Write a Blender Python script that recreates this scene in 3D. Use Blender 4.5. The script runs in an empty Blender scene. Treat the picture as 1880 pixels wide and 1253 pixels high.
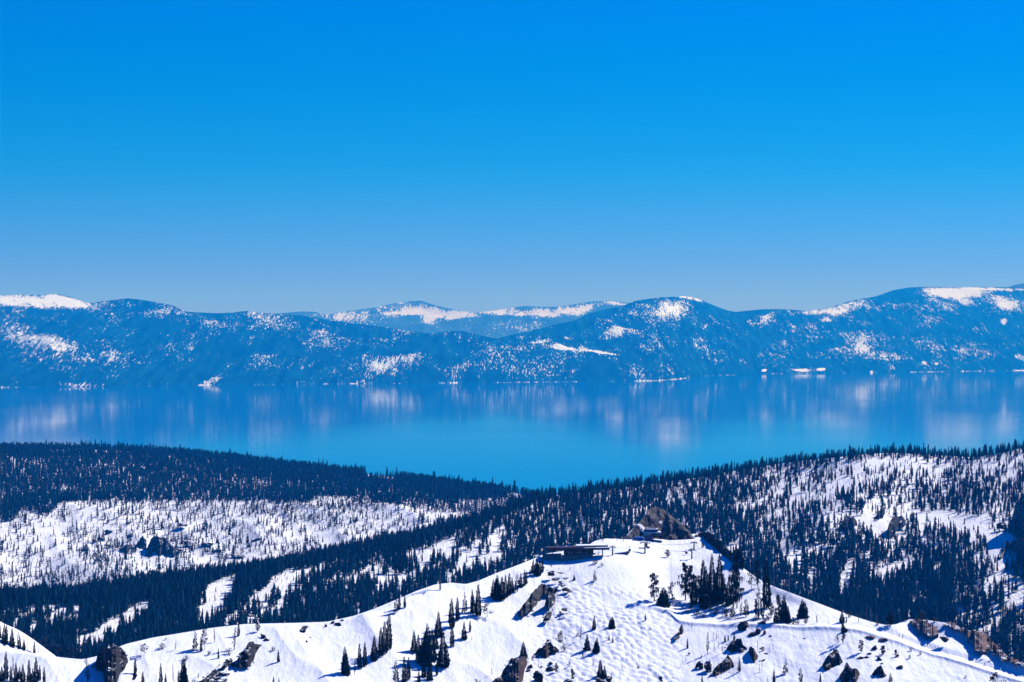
import bpy, bmesh, math, random
import numpy as np
from mathutils import Vector, Matrix

rnd = random.Random(7)
rs = np.random.RandomState(11)
R = math.radians
C = bpy.context.scene.collection
SC = bpy.context.scene

# ------------------------------------------------------------------ camera
F = 4439.0            # focal length in photo pixels (85 mm on 36 mm, 1880 px)
HOR = 590.0           # photo row of the true horizon
CAMZ = 800.0          # metres above the lake
cam_d = bpy.data.cameras.new('camera')
cam_d.lens = 85.0; cam_d.sensor_width = 36.0
cam_d.shift_y = -(626.5 - HOR) / 1880.0
cam_d.clip_start = 1.0; cam_d.clip_end = 200000.0
cam = bpy.data.objects.new('camera', cam_d); C.objects.link(cam)
cam.location = (0, 0, CAMZ); cam.rotation_euler = (R(90), 0, 0)
SC.camera = cam

# ------------------------------------------------------------------ light
SUN_EL, SUN_AZ = 42.0, 52.0        # azimuth from straight ahead towards the right
SC.view_settings.view_transform = 'Standard'
SC.view_settings.look = 'None'
SC.view_settings.gamma = 1.0
SC.view_settings.use_curve_mapping = False
SC.view_settings.exposure = 0.60
w = bpy.data.worlds.new('World'); SC.world = w; w.use_nodes = True
nt = w.node_tree; nt.nodes.clear()
wo = nt.nodes.new('ShaderNodeOutputWorld'); bg = nt.nodes.new('ShaderNodeBackground')
sky = nt.nodes.new('ShaderNodeTexSky'); sky.sky_type = 'NISHITA'; sky.sun_disc = False
sky.sun_elevation = R(SUN_EL); sky.sun_rotation = R(SUN_AZ)
sky.altitude = 2600.0; sky.air_density = 1.0; sky.dust_density = 0.3; sky.ozone_density = 2.0
# deep mountain blue: the sky's own colour is graded with elevation, all the way round
geo = nt.nodes.new('ShaderNodeTexCoord')
sep = nt.nodes.new('ShaderNodeSeparateXYZ'); nt.links.new(geo.outputs['Generated'], sep.inputs[0])
rmp = nt.nodes.new('ShaderNodeValToRGB'); nt.links.new(sep.outputs[2], rmp.inputs[0])
SKY_STOPS = [(0.0, (0.18, 0.25, 0.66)), (0.03, (0.09, 0.245, 0.60)), (0.065, (0.0, 0.285, 0.55)),
             (0.135, (0.0, 0.26, 0.60)), (0.35, (0.0, 0.30, 0.95)), (1.0, (0.0, 0.27, 1.0))]
rmp.color_ramp.interpolation = 'B_SPLINE'
els = rmp.color_ramp.elements
els[0].position = 0.0; els[0].color = (*SKY_STOPS[0][1], 1)
els[1].position = 1.0; els[1].color = (*SKY_STOPS[-1][1], 1)
for p, c in SKY_STOPS[1:-1]:
    e = els.new(p); e.color = (*c, 1)
mul = nt.nodes.new('ShaderNodeVectorMath'); mul.operation = 'MULTIPLY'
nt.links.new(sky.outputs[0], mul.inputs[0]); nt.links.new(rmp.outputs[0], mul.inputs[1])
nt.links.new(mul.outputs[0], bg.inputs[0]); bg.inputs[1].default_value = 0.12
nt.links.new(bg.outputs[0], wo.inputs[0])

sun_d = bpy.data.lights.new('sun', 'SUN'); sun_d.energy = 3.9; sun_d.angle = R(0.5); sun_d.color = (1.0, 0.965, 0.93)
sun = bpy.data.objects.new('sun', sun_d); C.objects.link(sun)
sv = Vector((math.cos(R(SUN_EL)) * math.sin(R(SUN_AZ)), math.cos(R(SUN_EL)) * math.cos(R(SUN_AZ)), math.sin(R(SUN_EL))))
sun.rotation_euler = (-sv).to_track_quat('-Z', 'Y').to_euler()
sun.location = (0, 0, 1300)

cy = SC.cycles
cy.max_bounces = 4; cy.diffuse_bounces = 0; cy.glossy_bounces = 2; cy.transmission_bounces = 1
cy.transparent_max_bounces = 2; cy.volume_bounces = 0
cy.use_denoising = True; cy.caustics_reflective = False; cy.caustics_refractive = False
cy.use_adaptive_sampling = False

# ------------------------------------------------------------------ helpers
def P(u, v, d):
    return np.stack([(u - 940.0) / F * d, d + 0 * u, CAMZ - (v - HOR) / F * d], -1)

def vnoise(x, y, seed=0):
    xi = np.floor(x).astype(np.int64); yi = np.floor(y).astype(np.int64)
    xf = x - xi; yf = y - yi
    def h(a, b):
        n = (a * 374761393 + b * 668265263 + seed * 974634777) & 0xffffffff
        n = ((n ^ (n >> 13)) * 1274126177) & 0xffffffff
        n = n ^ (n >> 16)
        return (n & 0xffff) / 65535.0
    sx = xf * xf * (3 - 2 * xf); sy = yf * yf * (3 - 2 * yf)
    a = h(xi, yi); b = h(xi + 1, yi); c = h(xi, yi + 1); d = h(xi + 1, yi + 1)
    return (a + (b - a) * sx) * (1 - sy) + (c + (d - c) * sx) * sy

def fbm(x, y, seed=0, octv=4, gain=0.5):
    s = 0; a = 1.0; t = 0
    for o in range(octv):
        s = s + a * (vnoise(x * 2 ** o + 17.3 * o, y * 2 ** o - 9.1 * o, seed + o) - 0.5); t += a; a *= gain
    return s / t * 2

def ridged(x, y, seed=0, octv=4):
    s = 0; a = 1.0; t = 0
    for o in range(octv):
        n = 1 - np.abs(2 * vnoise(x * 2 ** o + 5.7 * o, y * 2 ** o, seed + o) - 1); s = s + a * n * n; t += a; a *= 0.5
    return s / t

def sstep(a, b, x):
    t = np.clip((x - a) / (b - a), 0, 1); return t * t * (3 - 2 * t)

def line(pts, sm=0):
    xs = np.array([p[0] for p in pts], float); ys = np.array([p[1] for p in pts], float)
    if not sm: return lambda u: np.interp(u, xs, ys)
    g = np.arange(-520, 2421, 2.0); v = np.interp(g, xs, ys)
    k = np.exp(-0.5 * (np.arange(-30, 31) * 2.0 / sm) ** 2); k /= k.sum()
    v2 = np.convolve(np.pad(v, 30, mode='edge'), k, mode='valid')
    return lambda u: np.interp(u, g, v2)

def blobs(u, v, L):
    s = 0.0
    for (cu, cv, ru, rv, ang, a) in L:
        ca, sa = math.cos(R(ang)), math.sin(R(ang))
        x = (u - cu) * ca + (v - cv) * sa; y = -(u - cu) * sa + (v - cv) * ca
        s = s + a * np.exp(-((x / ru) ** 2 + (y / rv) ** 2) ** 1.5)
    return s

def tag(o, label=None, cat=None, group=None, kind=None):
    if label: o['label'] = label
    if cat: o['category'] = cat
    if group: o['group'] = group
    if kind: o['kind'] = kind
    return o

def mesh_np(name, V, Fc, mats=(), smooth=False, mi=None):
    me = bpy.data.meshes.new(name)
    V = np.asarray(V, np.float32); Fc = np.asarray(Fc, np.int32); n, k = Fc.shape
    me.vertices.add(len(V)); me.vertices.foreach_set('co', V.ravel())
    me.loops.add(n * k); me.loops.foreach_set('vertex_index', Fc.ravel())
    me.polygons.add(n); me.polygons.foreach_set('loop_start', np.arange(0, n * k, k, dtype=np.int32))
    me.polygons.foreach_set('use_smooth', np.full(n, smooth))
    if mi is not None: me.polygons.foreach_set('material_index', np.asarray(mi, np.int32))
    me.update(calc_edges=True); me.validate()
    for m in mats: me.materials.append(m)
    return me

def link(name, me, parent=None, loc=None, rot=None, scale=None):
    o = bpy.data.objects.new(name, me); C.objects.link(o)
    if parent is not None: o.parent = parent
    if loc is not None: o.location = loc
    if rot is not None: o.rotation_euler = rot
    if scale is not None: o.scale = scale
    return o

class Sheet:
    """terrain sheet: slope field integrated outwards from the camera side, with a back slope"""
    def __init__(s, name, skyp, vbot, D0, S, u0, u1, ncol, nrow, mat, disp=None, back=(8, 60, 0.5, 300), front=None, sm=5, attr=None, kind='structure', rdisp=None):
        s.sky = line(skyp, sm); s.u0, s.u1 = u0, u1
        U = np.linspace(u0, u1, ncol); s.vb = np.broadcast_to(vbot(U) if callable(vbot) else float(vbot), U.shape).astype(float)
        t = np.linspace(0, 1, nrow)[:, None]
        V = s.vb[None] + (s.sky(U)[None] - s.vb[None]) * t; UU = np.broadcast_to(U, V.shape)
        D = np.zeros_like(V); D[0] = D0(U)
        for r in range(1, nrow):
            vm = (V[r] + V[r - 1]) / 2; dv = V[r - 1] - V[r]
            D[r] = D[r - 1] * (1 + dv / np.maximum(F * S(U, vm) + (vm - HOR), 60))
        if rdisp is not None: D = D + rdisp(UU, V)
        pos = P(UU, V, D)
        if disp is not None: pos[..., 2] += disp(pos[..., 0], pos[..., 1], UU, V)
        s.pos = pos; s.nrow, s.ncol = nrow, ncol; s.D = D
        rows = [pos]
        nb, st, sl, tot = back
        last = pos[-1]; dirx = last[:, 0] / last[:, 1]
        br = []
        for k in range(1, nb + 1):
            q = (k / nb) ** 1.6 * tot
            drop = sl * q * (1 - 0.75 * math.exp(-q / st)) + 0.11 * q
            nz = fbm(last[:, 0] / 90, last[:, 1] / 90 + k, 5) * min(drop * 0.12, 18)
            br.append(np.stack([last[:, 0] + dirx * q, last[:, 1] + q, np.maximum(last[:, 2] - drop + nz, -0.5)], -1))
        fr = []
        if front is not None:
            f0 = pos[0]
            for (y, z) in front[::-1]:
                fr.append(np.stack([f0[:, 0] * y / f0[:, 1], 0 * f0[:, 1] + y, 0 * f0[:, 1] + z], -1))
        allp = np.concatenate([np.array(fr[::-1])] * bool(fr) + [pos] + [np.array(br)], 0) if fr else np.concatenate([pos, np.array(br)], 0)
        nf = len(fr); s.nf = nf
        nr = allp.shape[0]
        idx = np.arange(nr * ncol).reshape(nr, ncol)
        Fc = np.stack([idx[:-1, :-1], idx[:-1, 1:], idx[1:, 1:], idx[1:, :-1]], -1).reshape(-1, 4)
        me = mesh_np(name, allp.reshape(-1, 3), Fc, [mat], True)
        if attr:
            for an, fn in attr.items():
                a = np.zeros((nr, ncol), np.float32)
                a[nf:nf + nrow] = fn(UU, V, pos)
                a[:nf] = a[nf]; a[nf + nrow:] = a[nf + nrow - 1]
                at = me.attributes.new(an, 'FLOAT', 'POINT'); at.data.foreach_set('value', a.ravel())
        s.obj = link(name, me); s.obj['kind'] = kind
        s.allp = allp
    def at(s, u, v):
        """ground points for photo coordinates (arrays)"""
        u = np.atleast_1d(np.asarray(u, float)); v = np.atleast_1d(np.asarray(v, float))
        c = np.clip((u - s.u0) / (s.u1 - s.u0) * (s.ncol - 1), 0, s.ncol - 1.001)
        vb = np.interp(u, np.linspace(s.u0, s.u1, s.ncol), s.vb)
        t = (vb - v) / (vb - s.sky(u))
        r = np.clip(t * (s.nrow - 1), 0, s.nrow - 1.001)
        ci = c.astype(int); ri = r.astype(int); cf = (c - ci)[:, None]; rf = (r - ri)[:, None]
        p = s.pos
        q = (p[ri, ci] * (1 - cf) + p[ri, ci + 1] * cf) * (1 - rf) + (p[ri + 1, ci] * (1 - cf) + p[ri + 1, ci + 1] * cf) * rf
        return q
    def pt(s, u, v):
        return Vector(s.at(u, v)[0])

# ------------------------------------------------------------------ materials
def mat_new(name):
    m = bpy.data.materials.new(name); m.use_nodes = True
    n = m.node_tree.nodes; b = n['Principled BSDF']
    return m, m.node_tree, b

def N(nt, t, **kw):
    n = nt.nodes.new(t)
    for k, v in kw.items(): setattr(n, k, v)
    return n

def ramp(nt, stops, src=None):
    r = nt.nodes.new('ShaderNodeValToRGB'); e = r.color_ramp.elements
    e[0].position = stops[0][0]; e[0].color = (*stops[0][1], 1)
    e[1].position = stops[-1][0]; e[1].color = (*stops[-1][1], 1)
    for p, c in stops[1:-1]:
        x = e.new(p); x.color = (*c, 1)
    if src is not None: nt.links.new(src, r.inputs[0])
    return r

def pos_noise(nt, scale, detail=4, rough=0.55, vec=(1, 1, 1), rot=(0, 0, 0)):
    g = N(nt, 'ShaderNodeNewGeometry'); mp = N(nt, 'ShaderNodeMapping'); mp.inputs['Scale'].default_value = vec
    mp.inputs['Rotation'].default_value = rot
    nz = N(nt, 'ShaderNodeTexNoise'); nz.inputs['Scale'].default_value = scale
    nz.inputs['Detail'].default_value = detail; nz.inputs['Roughness'].default_value = rough
    nt.links.new(g.outputs['Position'], mp.inputs[0]); nt.links.new(mp.outputs[0], nz.inputs['Vector'])
    return nz.outputs[0]

def simple(name, col, rough=0.8, metal=0.0, var=0.15, scale=0.8):
    m, t, b = mat_new(name)
    nz = pos_noise(t, scale)
    c0 = tuple(c * (1 - var) for c in col); c1 = tuple(min(1, c * (1 + var)) for c in col)
    r = ramp(t, [(0.3, c0), (0.7, c1)], nz); t.links.new(r.outputs[0], b.inputs['Base Color'])
    b.inputs['Roughness'].default_value = rough; b.inputs['Metallic'].default_value = metal
    b.inputs['Specular IOR Level'].default_value = 0.3
    return m

def snow_material(name, bump=1.0):
    m, t, b = mat_new(name)
    nz = pos_noise(t, 0.02, 5)
    r = ramp(t, [(0.3, (0.80, 0.84, 0.93)), (0.7, (0.88, 0.90, 0.955))], nz)
    t.links.new(r.outputs[0], b.inputs['Base Color'])
    b.inputs['Roughness'].default_value = 0.65; b.inputs['Specular IOR Level'].default_value = 0.15
    # wind ripples and old ski tracks
    n1 = pos_noise(t, 0.35, 5, 0.62, (1, 0.45, 1), (0, 0, 0.5))
    n2 = pos_noise(t, 0.12, 3, 0.5, (3.0, 0.35, 1), (0, 0, 0.35))
    ad = N(t, 'ShaderNodeMath', operation='MULTIPLY_ADD'); ad.inputs[1].default_value = 0.8
    t.links.new(n2, ad.inputs[0]); t.links.new(n1, ad.inputs[2])
    bp = N(t, 'ShaderNodeBump'); bp.inputs['Strength'].default_value = 0.75; bp.inputs['Distance'].default_value = 0.75 * bump
    t.links.new(ad.outputs[0], bp.inputs['Height']); t.links.new(bp.outputs[0], b.inputs['Normal'])
    return m

def rock_material(name, c0, c1, snow=0.62, sc=0.35):
    m, t, b = mat_new(name)
    nz = pos_noise(t, sc, 6, 0.65)
    r = ramp(t, [(0.28, c0), (0.5, tuple((a + d) / 2 for a, d in zip(c0, c1))), (0.72, c1)], nz)
    g = N(t, 'ShaderNodeNewGeometry'); sp = N(t, 'ShaderNodeSeparateXYZ'); t.links.new(g.outputs['Normal'], sp.inputs[0])
    nz2 = pos_noise(t, 0.22, 4)
    ma = N(t, 'ShaderNodeMath', operation='MULTIPLY_ADD'); ma.inputs[1].default_value = 1.1
    t.links.new(nz2, ma.inputs[0]); t.links.new(sp.outputs[2], ma.inputs[2])
    mr = N(t, 'ShaderNodeMapRange'); mr.inputs['From Min'].default_value = snow + 0.72; mr.inputs['From Max'].default_value = snow + 0.80
    t.links.new(ma.outputs[0], mr.inputs[0])
    mx = N(t, 'ShaderNodeMix', data_type='RGBA'); t.links.new(mr.outputs[0], mx.inputs['Factor'])
    t.links.new(r.outputs[0], mx.inputs[6]); mx.inputs[7].default_value = (0.85, 0.87, 0.93, 1)
    t.links.new(mx.outputs[2], b.inputs['Base Color'])
    b.inputs['Roughness'].default_value = 0.9; b.inputs['Specular IOR Level'].default_value = 0.15
    bp = N(t, 'ShaderNodeBump'); bp.inputs['Strength'].default_value = 0.9; bp.inputs['Distance'].default_value = 1.5
    t.links.new(nz, bp.inputs['Height']); t.links.new(bp.outputs[0], b.inputs['Normal'])
    return m

def needle_material(name, c0, c1):
    m, t, b = mat_new(name)
    oi = N(t, 'ShaderNodeObjectInfo')
    nz = pos_noise(t, 0.25, 3)
    ad = N(t, 'ShaderNodeMath', operation='MULTIPLY_ADD'); ad.inputs[1].default_value = 0.5; ad.inputs[2].default_value = 0.0
    t.links.new(oi.outputs['Random'], ad.inputs[0])
    a2 = N(t, 'ShaderNodeMath', operation='ADD'); t.links.new(ad.outputs[0], a2.inputs[0]); t.links.new(nz, a2.inputs[1])
    r = ramp(t, [(0.35, c0), (1.0, c1)], a2.outputs[0]); t.links.new(r.outputs[0], b.inputs['Base Color'])
    b.inputs['Roughness'].default_value = 0.9; b.inputs['Specular IOR Level'].default_value = 0.02
    return m

SNOW = snow_material('snow'); SNOW_FAR = snow_material('snow_far', 5.0)
M_NEEDLE = needle_material('fir_needles', (0.006, 0.017, 0.020), (0.022, 0.042, 0.034))
M_PINE = needle_material('pine_needles', (0.016, 0.026, 0.020), (0.055, 0.068, 0.038))
M_BROWN = needle_material('dry_needles', (0.09, 0.07, 0.055), (0.15, 0.11, 0.08))
M_BROWN2 = needle_material('winter_needles', (0.030, 0.030, 0.034), (0.070, 0.055, 0.052))
M_FOREST = needle_material('forest_needles', (0.001, 0.011, 0.020), (0.009, 0.056, 0.072))
M_BARK = simple('bark', (0.055, 0.042, 0.036), 0.9, var=0.3, scale=2)
M_DEAD = simple('dead_wood', (0.30, 0.27, 0.26), 0.9, var=0.25, scale=2)
M_RDARK = rock_material('dark_rock', (0.012, 0.014, 0.020), (0.050, 0.048, 0.054), 0.69)
M_RGREY = rock_material('grey_rock', (0.025, 0.029, 0.034), (0.11, 0.10, 0.10), 0.70)
M_RBROWN = rock_material('brown_rock', (0.028, 0.020, 0.021), (0.13, 0.085, 0.078), 0.70)
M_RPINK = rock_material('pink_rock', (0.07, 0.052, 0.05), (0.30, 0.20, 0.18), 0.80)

def mountain_material(name, forest0, forest1, snowcol, sx, sy, sz, soft=0.05):
    m, t, b = mat_new(name)
    at = N(t, 'ShaderNodeAttribute', attribute_name='snow')
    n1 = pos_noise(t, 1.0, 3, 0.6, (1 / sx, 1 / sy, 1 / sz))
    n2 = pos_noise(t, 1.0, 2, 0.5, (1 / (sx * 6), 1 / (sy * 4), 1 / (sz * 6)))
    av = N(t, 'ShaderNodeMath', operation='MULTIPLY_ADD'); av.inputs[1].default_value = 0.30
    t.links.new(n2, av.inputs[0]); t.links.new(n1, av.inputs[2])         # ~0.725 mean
    ad = N(t, 'ShaderNodeMath', operation='MULTIPLY_ADD'); ad.inputs[1].default_value = 0.50
    t.links.new(at.outputs['Fac'], ad.inputs[0]); t.links.new(av.outputs[0], ad.inputs[2])
    mr = N(t, 'ShaderNodeMapRange'); mr.inputs['From Min'].default_value = 0.965 - soft; mr.inputs['From Max'].default_value = 0.965 + soft
    t.links.new(ad.outputs[0], mr.inputs[0])
    r = ramp(t, [(0.3, forest0), (0.7, forest1)], n2)  # broad lighter and darker bands in the forest colour stand in for relief shading
    mx = N(t, 'ShaderNodeMix', data_type='RGBA'); t.links.new(mr.outputs[0], mx.inputs['Factor'])
    t.links.new(r.outputs[0], mx.inputs[6]); mx.inputs[7].default_value = (*snowcol, 1)
    t.links.new(mx.outputs[2], b.inputs['Base Color'])
    b.inputs['Roughness'].default_value = 1.0; b.inputs['Specular IOR Level'].default_value = 0.0
    return m
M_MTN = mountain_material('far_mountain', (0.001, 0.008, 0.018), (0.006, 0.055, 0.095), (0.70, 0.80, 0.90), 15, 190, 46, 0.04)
M_MTN2 = mountain_material('distant_mountain', (0.03, 0.07, 0.11), (0.05, 0.11, 0.16), (0.66, 0.72, 0.84), 34, 420, 50, 0.07)  # forest colours paled and blued to carry some of the distance haze

def water_material():
    m, t, b = mat_new('lake_water')
    b.inputs['Base Color'].default_value = (0.0, 0.085, 0.42, 1)
    b.inputs['IOR'].default_value = 1.25
    n = pos_noise(t, 1.0, 4, 0.6, (1 / 7000, 1 / 2600, 1), (0, 0, 0.1))
    mr = N(t, 'ShaderNodeMapRange'); mr.inputs['From Min'].default_value = 0.35; mr.inputs['From Max'].default_value = 0.68
    mr.inputs['To Min'].default_value = 0.058; mr.inputs['To Max'].default_value = 0.088
    t.links.new(n, mr.inputs[0]); t.links.new(mr.outputs[0], b.inputs['Roughness'])
    return m
M_WATER = water_material()

# ------------------------------------------------------------------ lake
lk = mesh_np('lake', [(-15800, 4200, 0), (15800, 4200, 0), (15800, 57000, 0), (-15800, 57000, 0)], [(0, 1, 2, 3)], [M_WATER])
link('lake', lk)['kind'] = 'structure'

# ------------------------------------------------------------------ far mountains
shore = line([(-60, 712), (0, 712), (150, 711), (300, 708.5), (600, 705.5), (800, 704), (1000, 702), (1200, 700), (1240, 697), (1300, 690.5),
              (1400, 687), (1600, 685), (1800, 682), (1940, 680)], 6)
far_sky = [(-60, 549), (0, 543), (40, 541.5), (75, 542), (105, 540), (125, 544), (140, 549), (160, 557), (185, 554), (210, 551), (235, 548), (262, 551),
           (290, 556), (318, 561), (332, 569), (345, 573), (400, 575.5), (430, 574), (450, 571), (480, 575), (520, 577), (560, 580), (600, 588), (640, 593),
           (680, 597), (720, 603), (750, 609), (790, 612), (820, 609), (850, 608), (870, 613), (890, 618), (912, 622), (940, 615), (970, 609),
           (1000, 601), (1030, 594), (1060, 587), (1080, 576), (1110, 569), (1140, 563), (1165, 553), (1190, 549), (1215, 546), (1265, 544), (1290, 552), (1315, 563),
           (1335, 570), (1350, 573), (1400, 568), (1440, 568), (1480, 571), (1520, 566), (1560, 553), (1610, 544), (1640, 533), (1670, 528), (1700, 527),
           (1760, 528), (1810, 527), (1850, 528), (1880, 530), (1940, 531)]
def far_disp(x, y, u, v):
    t = (shore(u) - v) / (shore(u) - line(far_sky)(u)); t = np.clip(t, 0, 1)
    wdw = np.sin(np.pi * t) ** 0.7 * sstep(0, 0.15, t)
    return wdw * ((ridged(x / 2600, y / 5200, 3, 4) - 0.45) * 250 + (ridged((x + .35 * y) / 900, (y - .5 * x) / 2600, 9, 3) - .5) * 95 + fbm(x / 500, y / 1400, 8, 3) * 32)
FAR_SNOW = [(60, 556, 100, 13, 3, 1.1), (120, 553, 40, 9, 18, 0.9), (30, 585, 60, 12, 10, 0.35), (225, 557, 40, 7, -3, 0.45), (300, 562, 40, 6, 15, 0.4),
    (90, 645, 95, 22, 14, 0.50), (50, 620, 60, 16, 20, 0.32), (150, 655, 60, 14, 8, 0.32), (235, 655, 60, 10, 8, 0.30), (60, 662, 25, 8, 0, 0.4),
    (350, 588, 60, 10, 10, 0.28), (430, 600, 45, 10, 8, 0.28), (510, 592, 60, 12, 12, 0.46), (540, 596, 30, 8, 15, 0.2), (200, 590, 90, 12, 0, 0.24), (350, 630, 20, 12, 60, 0.34),
    (395, 695, 26, 8, -30, 0.62), (460, 626, 36, 7, -18, 0.32), (590, 632, 40, 20, 10, 0.42), (620, 640, 36, 16, 15, 0.28), (480, 652, 28, 12, -25, 0.28), (400, 617, 40, 10, 0, 0.2),
    (200, 705, 120, 4, -1, 0.36), (160, 708, 40, 2.5, -1, 0.5), (505, 668, 60, 14, 10, 0.22), (640, 688, 50, 10, -10, 0.28), (740, 668, 55, 7, -8, 0.5), (700, 676, 60, 8, -12, 0.26),
    (700, 692, 60, 10, -15, 0.30), (620, 703, 80, 2.5, 0, 0.34), (860, 690, 70, 14, 0, 0.30), (935, 660, 60, 24, -10, 0.30), (1000, 680, 70, 18, 0, 0.28), (950, 642, 60, 8, -12, 0.26), (900, 632, 60, 5, 0, 0.18),
    (1125, 608, 28, 9, -8, 0.85), (1075, 608, 18, 7, -25, 0.4), (1043, 618, 10, 4, 0, 0.6), (990, 627, 18, 4, 0, 0.6), (1030, 642, 26, 6, 14, 1.0), (1065, 646, 30, 8, 3, 0.7), (1103, 649, 24, 6, 0, 0.95), (1128, 652, 12, 4, 0, 0.6),
    (1195, 572, 50, 14, -6, 0.34), (1240, 562, 46, 11, 3, 0.36), (1268, 548, 36, 4, 12, 0.85), (1225, 575, 30, 10, 0, 0.42), (1145, 578, 60, 9, -16, 0.40), (1260, 580, 45, 10, 0, 0.3), (1320, 565, 30, 5, 30, 0.4),
    (1200, 640, 60, 26, 20, 0.26), (1290, 640, 50, 22, 25, 0.26), (1305, 597, 20, 8, 0, 0.46), (1160, 690, 70, 9, 0, 0.26), (1290, 655, 30, 14, 40, 0.22),
    (1378, 591, 10, 5, 0, 0.5), (1408, 586, 12, 6, -30, 0.6), (1440, 575, 30, 6, 0, 0.35), (1385, 605, 80, 10, 0, 0.24), (1500, 572, 36, 4, -4, 0.75), (1553, 564, 34, 8, -14, 0.85), (1590, 568, 50, 12, -10, 0.3), (1517, 583, 8, 4, 0, 0.7),
    (1480, 592, 70, 8, -14, 0.32), (1510, 598, 30, 6, 0, 0.36), (1492, 617, 18, 8, -20, 0.5), (1445, 637, 18, 10, -40, 0.5), (1440, 622, 50, 8, -25, 0.28), (1460, 645, 40, 10, 0, 0.2),
    (1580, 625, 36, 14, 10, 0.50), (1600, 632, 40, 20, 20, 0.30), (1560, 640, 60, 14, 0, 0.24), (1640, 650, 30, 12, 0, 0.36), (1615, 652, 16, 8, 0, 0.3),
    (1760, 538, 58, 9, 2, 1.15), (1725, 536, 28, 8, 10, 0.6), (1830, 532, 60, 3.5, 2, 0.8), (1720, 560, 50, 18, -10, 0.46), (1700, 572, 50, 12, 20, 0.3), (1770, 554, 20, 5, 20, 0.7), (1836, 556, 34, 9, 12, 0.6), (1855, 562, 30, 8, 0, 0.36),
    (1843, 593, 6, 5, 0, 0.9), (1700, 593, 16, 6, 0, 0.36), (1740, 630, 50, 14, 0, 0.28), (1790, 645, 50, 14, 10, 0.30), (1815, 655, 30, 7, 10, 0.52), (1870, 658, 16, 5, 5, 0.8), (1770, 652, 16, 10, -20, 0.36), (1720, 640, 30, 10, 0, 0.28),
    (1473, 680, 14, 3.2, 0, 1.3), (1508, 678, 9, 3.4, -10, 1.3), (1403, 681, 5, 2.4, 0, 1.1), (1638, 674, 10, 8, -40, 0.75), (1600, 683, 4, 3, 0, 0.9), (1697, 666, 6, 3, 0, 0.8), (1720, 668, 4, 2, 0, 0.6), (1425, 653, 24, 3, 0, 0.35), (1860, 681, 60, 1.6, -1, 0.5)]
FAR_SNOW = [(a, b, c, d * (1.25 if e_ <= .55 else 1), e, e_ * (0.52 if e_ <= .55 else 0.74)) for (a, b, c, d, e, e_) in FAR_SNOW]
def far_snow(u, v, pos):
    base = 0.20 + 0.24 * fbm(u / 50, v / 16, 21, 3) - 0.08 * sstep(670, 695, v) + 0.35 * sstep(2.5, 0.5, shore(u) - v) * sstep(.4, .6, vnoise(u / 25, u * 0, 5))
    base = base - 0.25 * sstep(10, 0, np.abs(v - 560 + 0.1 * (u - 1600))) * 0
    X, Y = pos[..., 0], pos[..., 1]
    crest = ridged((X + .35 * Y) / 900, (Y - .5 * X) / 2600, 9, 3) - .5      # snow keeps to the open crests, forest fills the gullies
    bl = blobs(u, v, FAR_SNOW)
    return np.clip(base + 0.34 * crest + bl * (1 + 0.45 * fbm(u / 9, v / 7, 23, 2)), 0, 1.2)
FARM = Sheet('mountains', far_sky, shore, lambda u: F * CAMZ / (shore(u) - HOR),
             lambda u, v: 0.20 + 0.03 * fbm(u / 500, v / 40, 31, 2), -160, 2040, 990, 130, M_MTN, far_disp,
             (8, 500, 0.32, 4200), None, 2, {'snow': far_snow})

d_sky = [(-60, 600), (420, 600), (480, 578), (520, 575), (555, 572), (580, 573), (600, 578), (640, 571), (680, 566), (715, 559), (745, 554), (772, 552), (790, 558), (815, 565),
         (850, 572), (880, 574), (905, 571), (940, 565), (965, 562), (1000, 564), (1030, 563), (1060, 558), (1085, 554), (1110, 553), (1140, 555), (1165, 558), (1200, 570), (1260, 585), (1940, 600)]
D_SNOW = [(790, 573, 60, 11, 12, 1.2), (740, 572, 46, 7, -6, 1.1), (700, 566, 40, 5, -14, 0.5), (790, 592, 16, 8, 20, 0.9), (850, 577, 30, 6, 5, 1.0), (640, 585, 40, 12, 10, 0.6), (680, 583, 36, 10, 20, 0.4), (600, 580, 50, 8, 0, 0.5),
          (960, 575, 70, 9, 4, 1.0), (1020, 572, 40, 10, 0, 0.9), (1065, 568, 26, 10, -18, 0.9), (1100, 560, 40, 6, -10, 0.6), (1140, 560, 30, 4, 8, 0.8), (930, 570, 20, 4, -20, 0.6), (955, 598, 30, 8, 10, 0.35), (1000, 598, 16, 8, 0, 0.35), (900, 572, 20, 5, 0, 0.7)]
def dist_snow(u, v, pos):
    return np.clip(0.16 + 0.22 * fbm(u / 24 + v / 30, v / 16, 4, 3) + blobs(u, v, D_SNOW) * (0.62 + 0.35 * fbm(u / 7 + v / 12, v / 20, 14, 3)), 0, 1.3)
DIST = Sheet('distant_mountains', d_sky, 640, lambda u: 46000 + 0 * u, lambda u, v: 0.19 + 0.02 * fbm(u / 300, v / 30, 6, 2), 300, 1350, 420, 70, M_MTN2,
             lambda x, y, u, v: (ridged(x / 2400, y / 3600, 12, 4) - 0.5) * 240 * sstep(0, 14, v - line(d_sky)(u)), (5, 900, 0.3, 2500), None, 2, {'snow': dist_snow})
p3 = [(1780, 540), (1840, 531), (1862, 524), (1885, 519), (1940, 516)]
PK = Sheet('distant_peak', p3, 575, lambda u: 50500 + 0 * u, lambda u, v: 0.25 + 0 * u, 1780, 1940, 60, 14, M_MTN2, None, (4, 500, 0.4, 1500), None, 2, {'snow': lambda u, v, p: 0 * u + 0.05})

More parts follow.
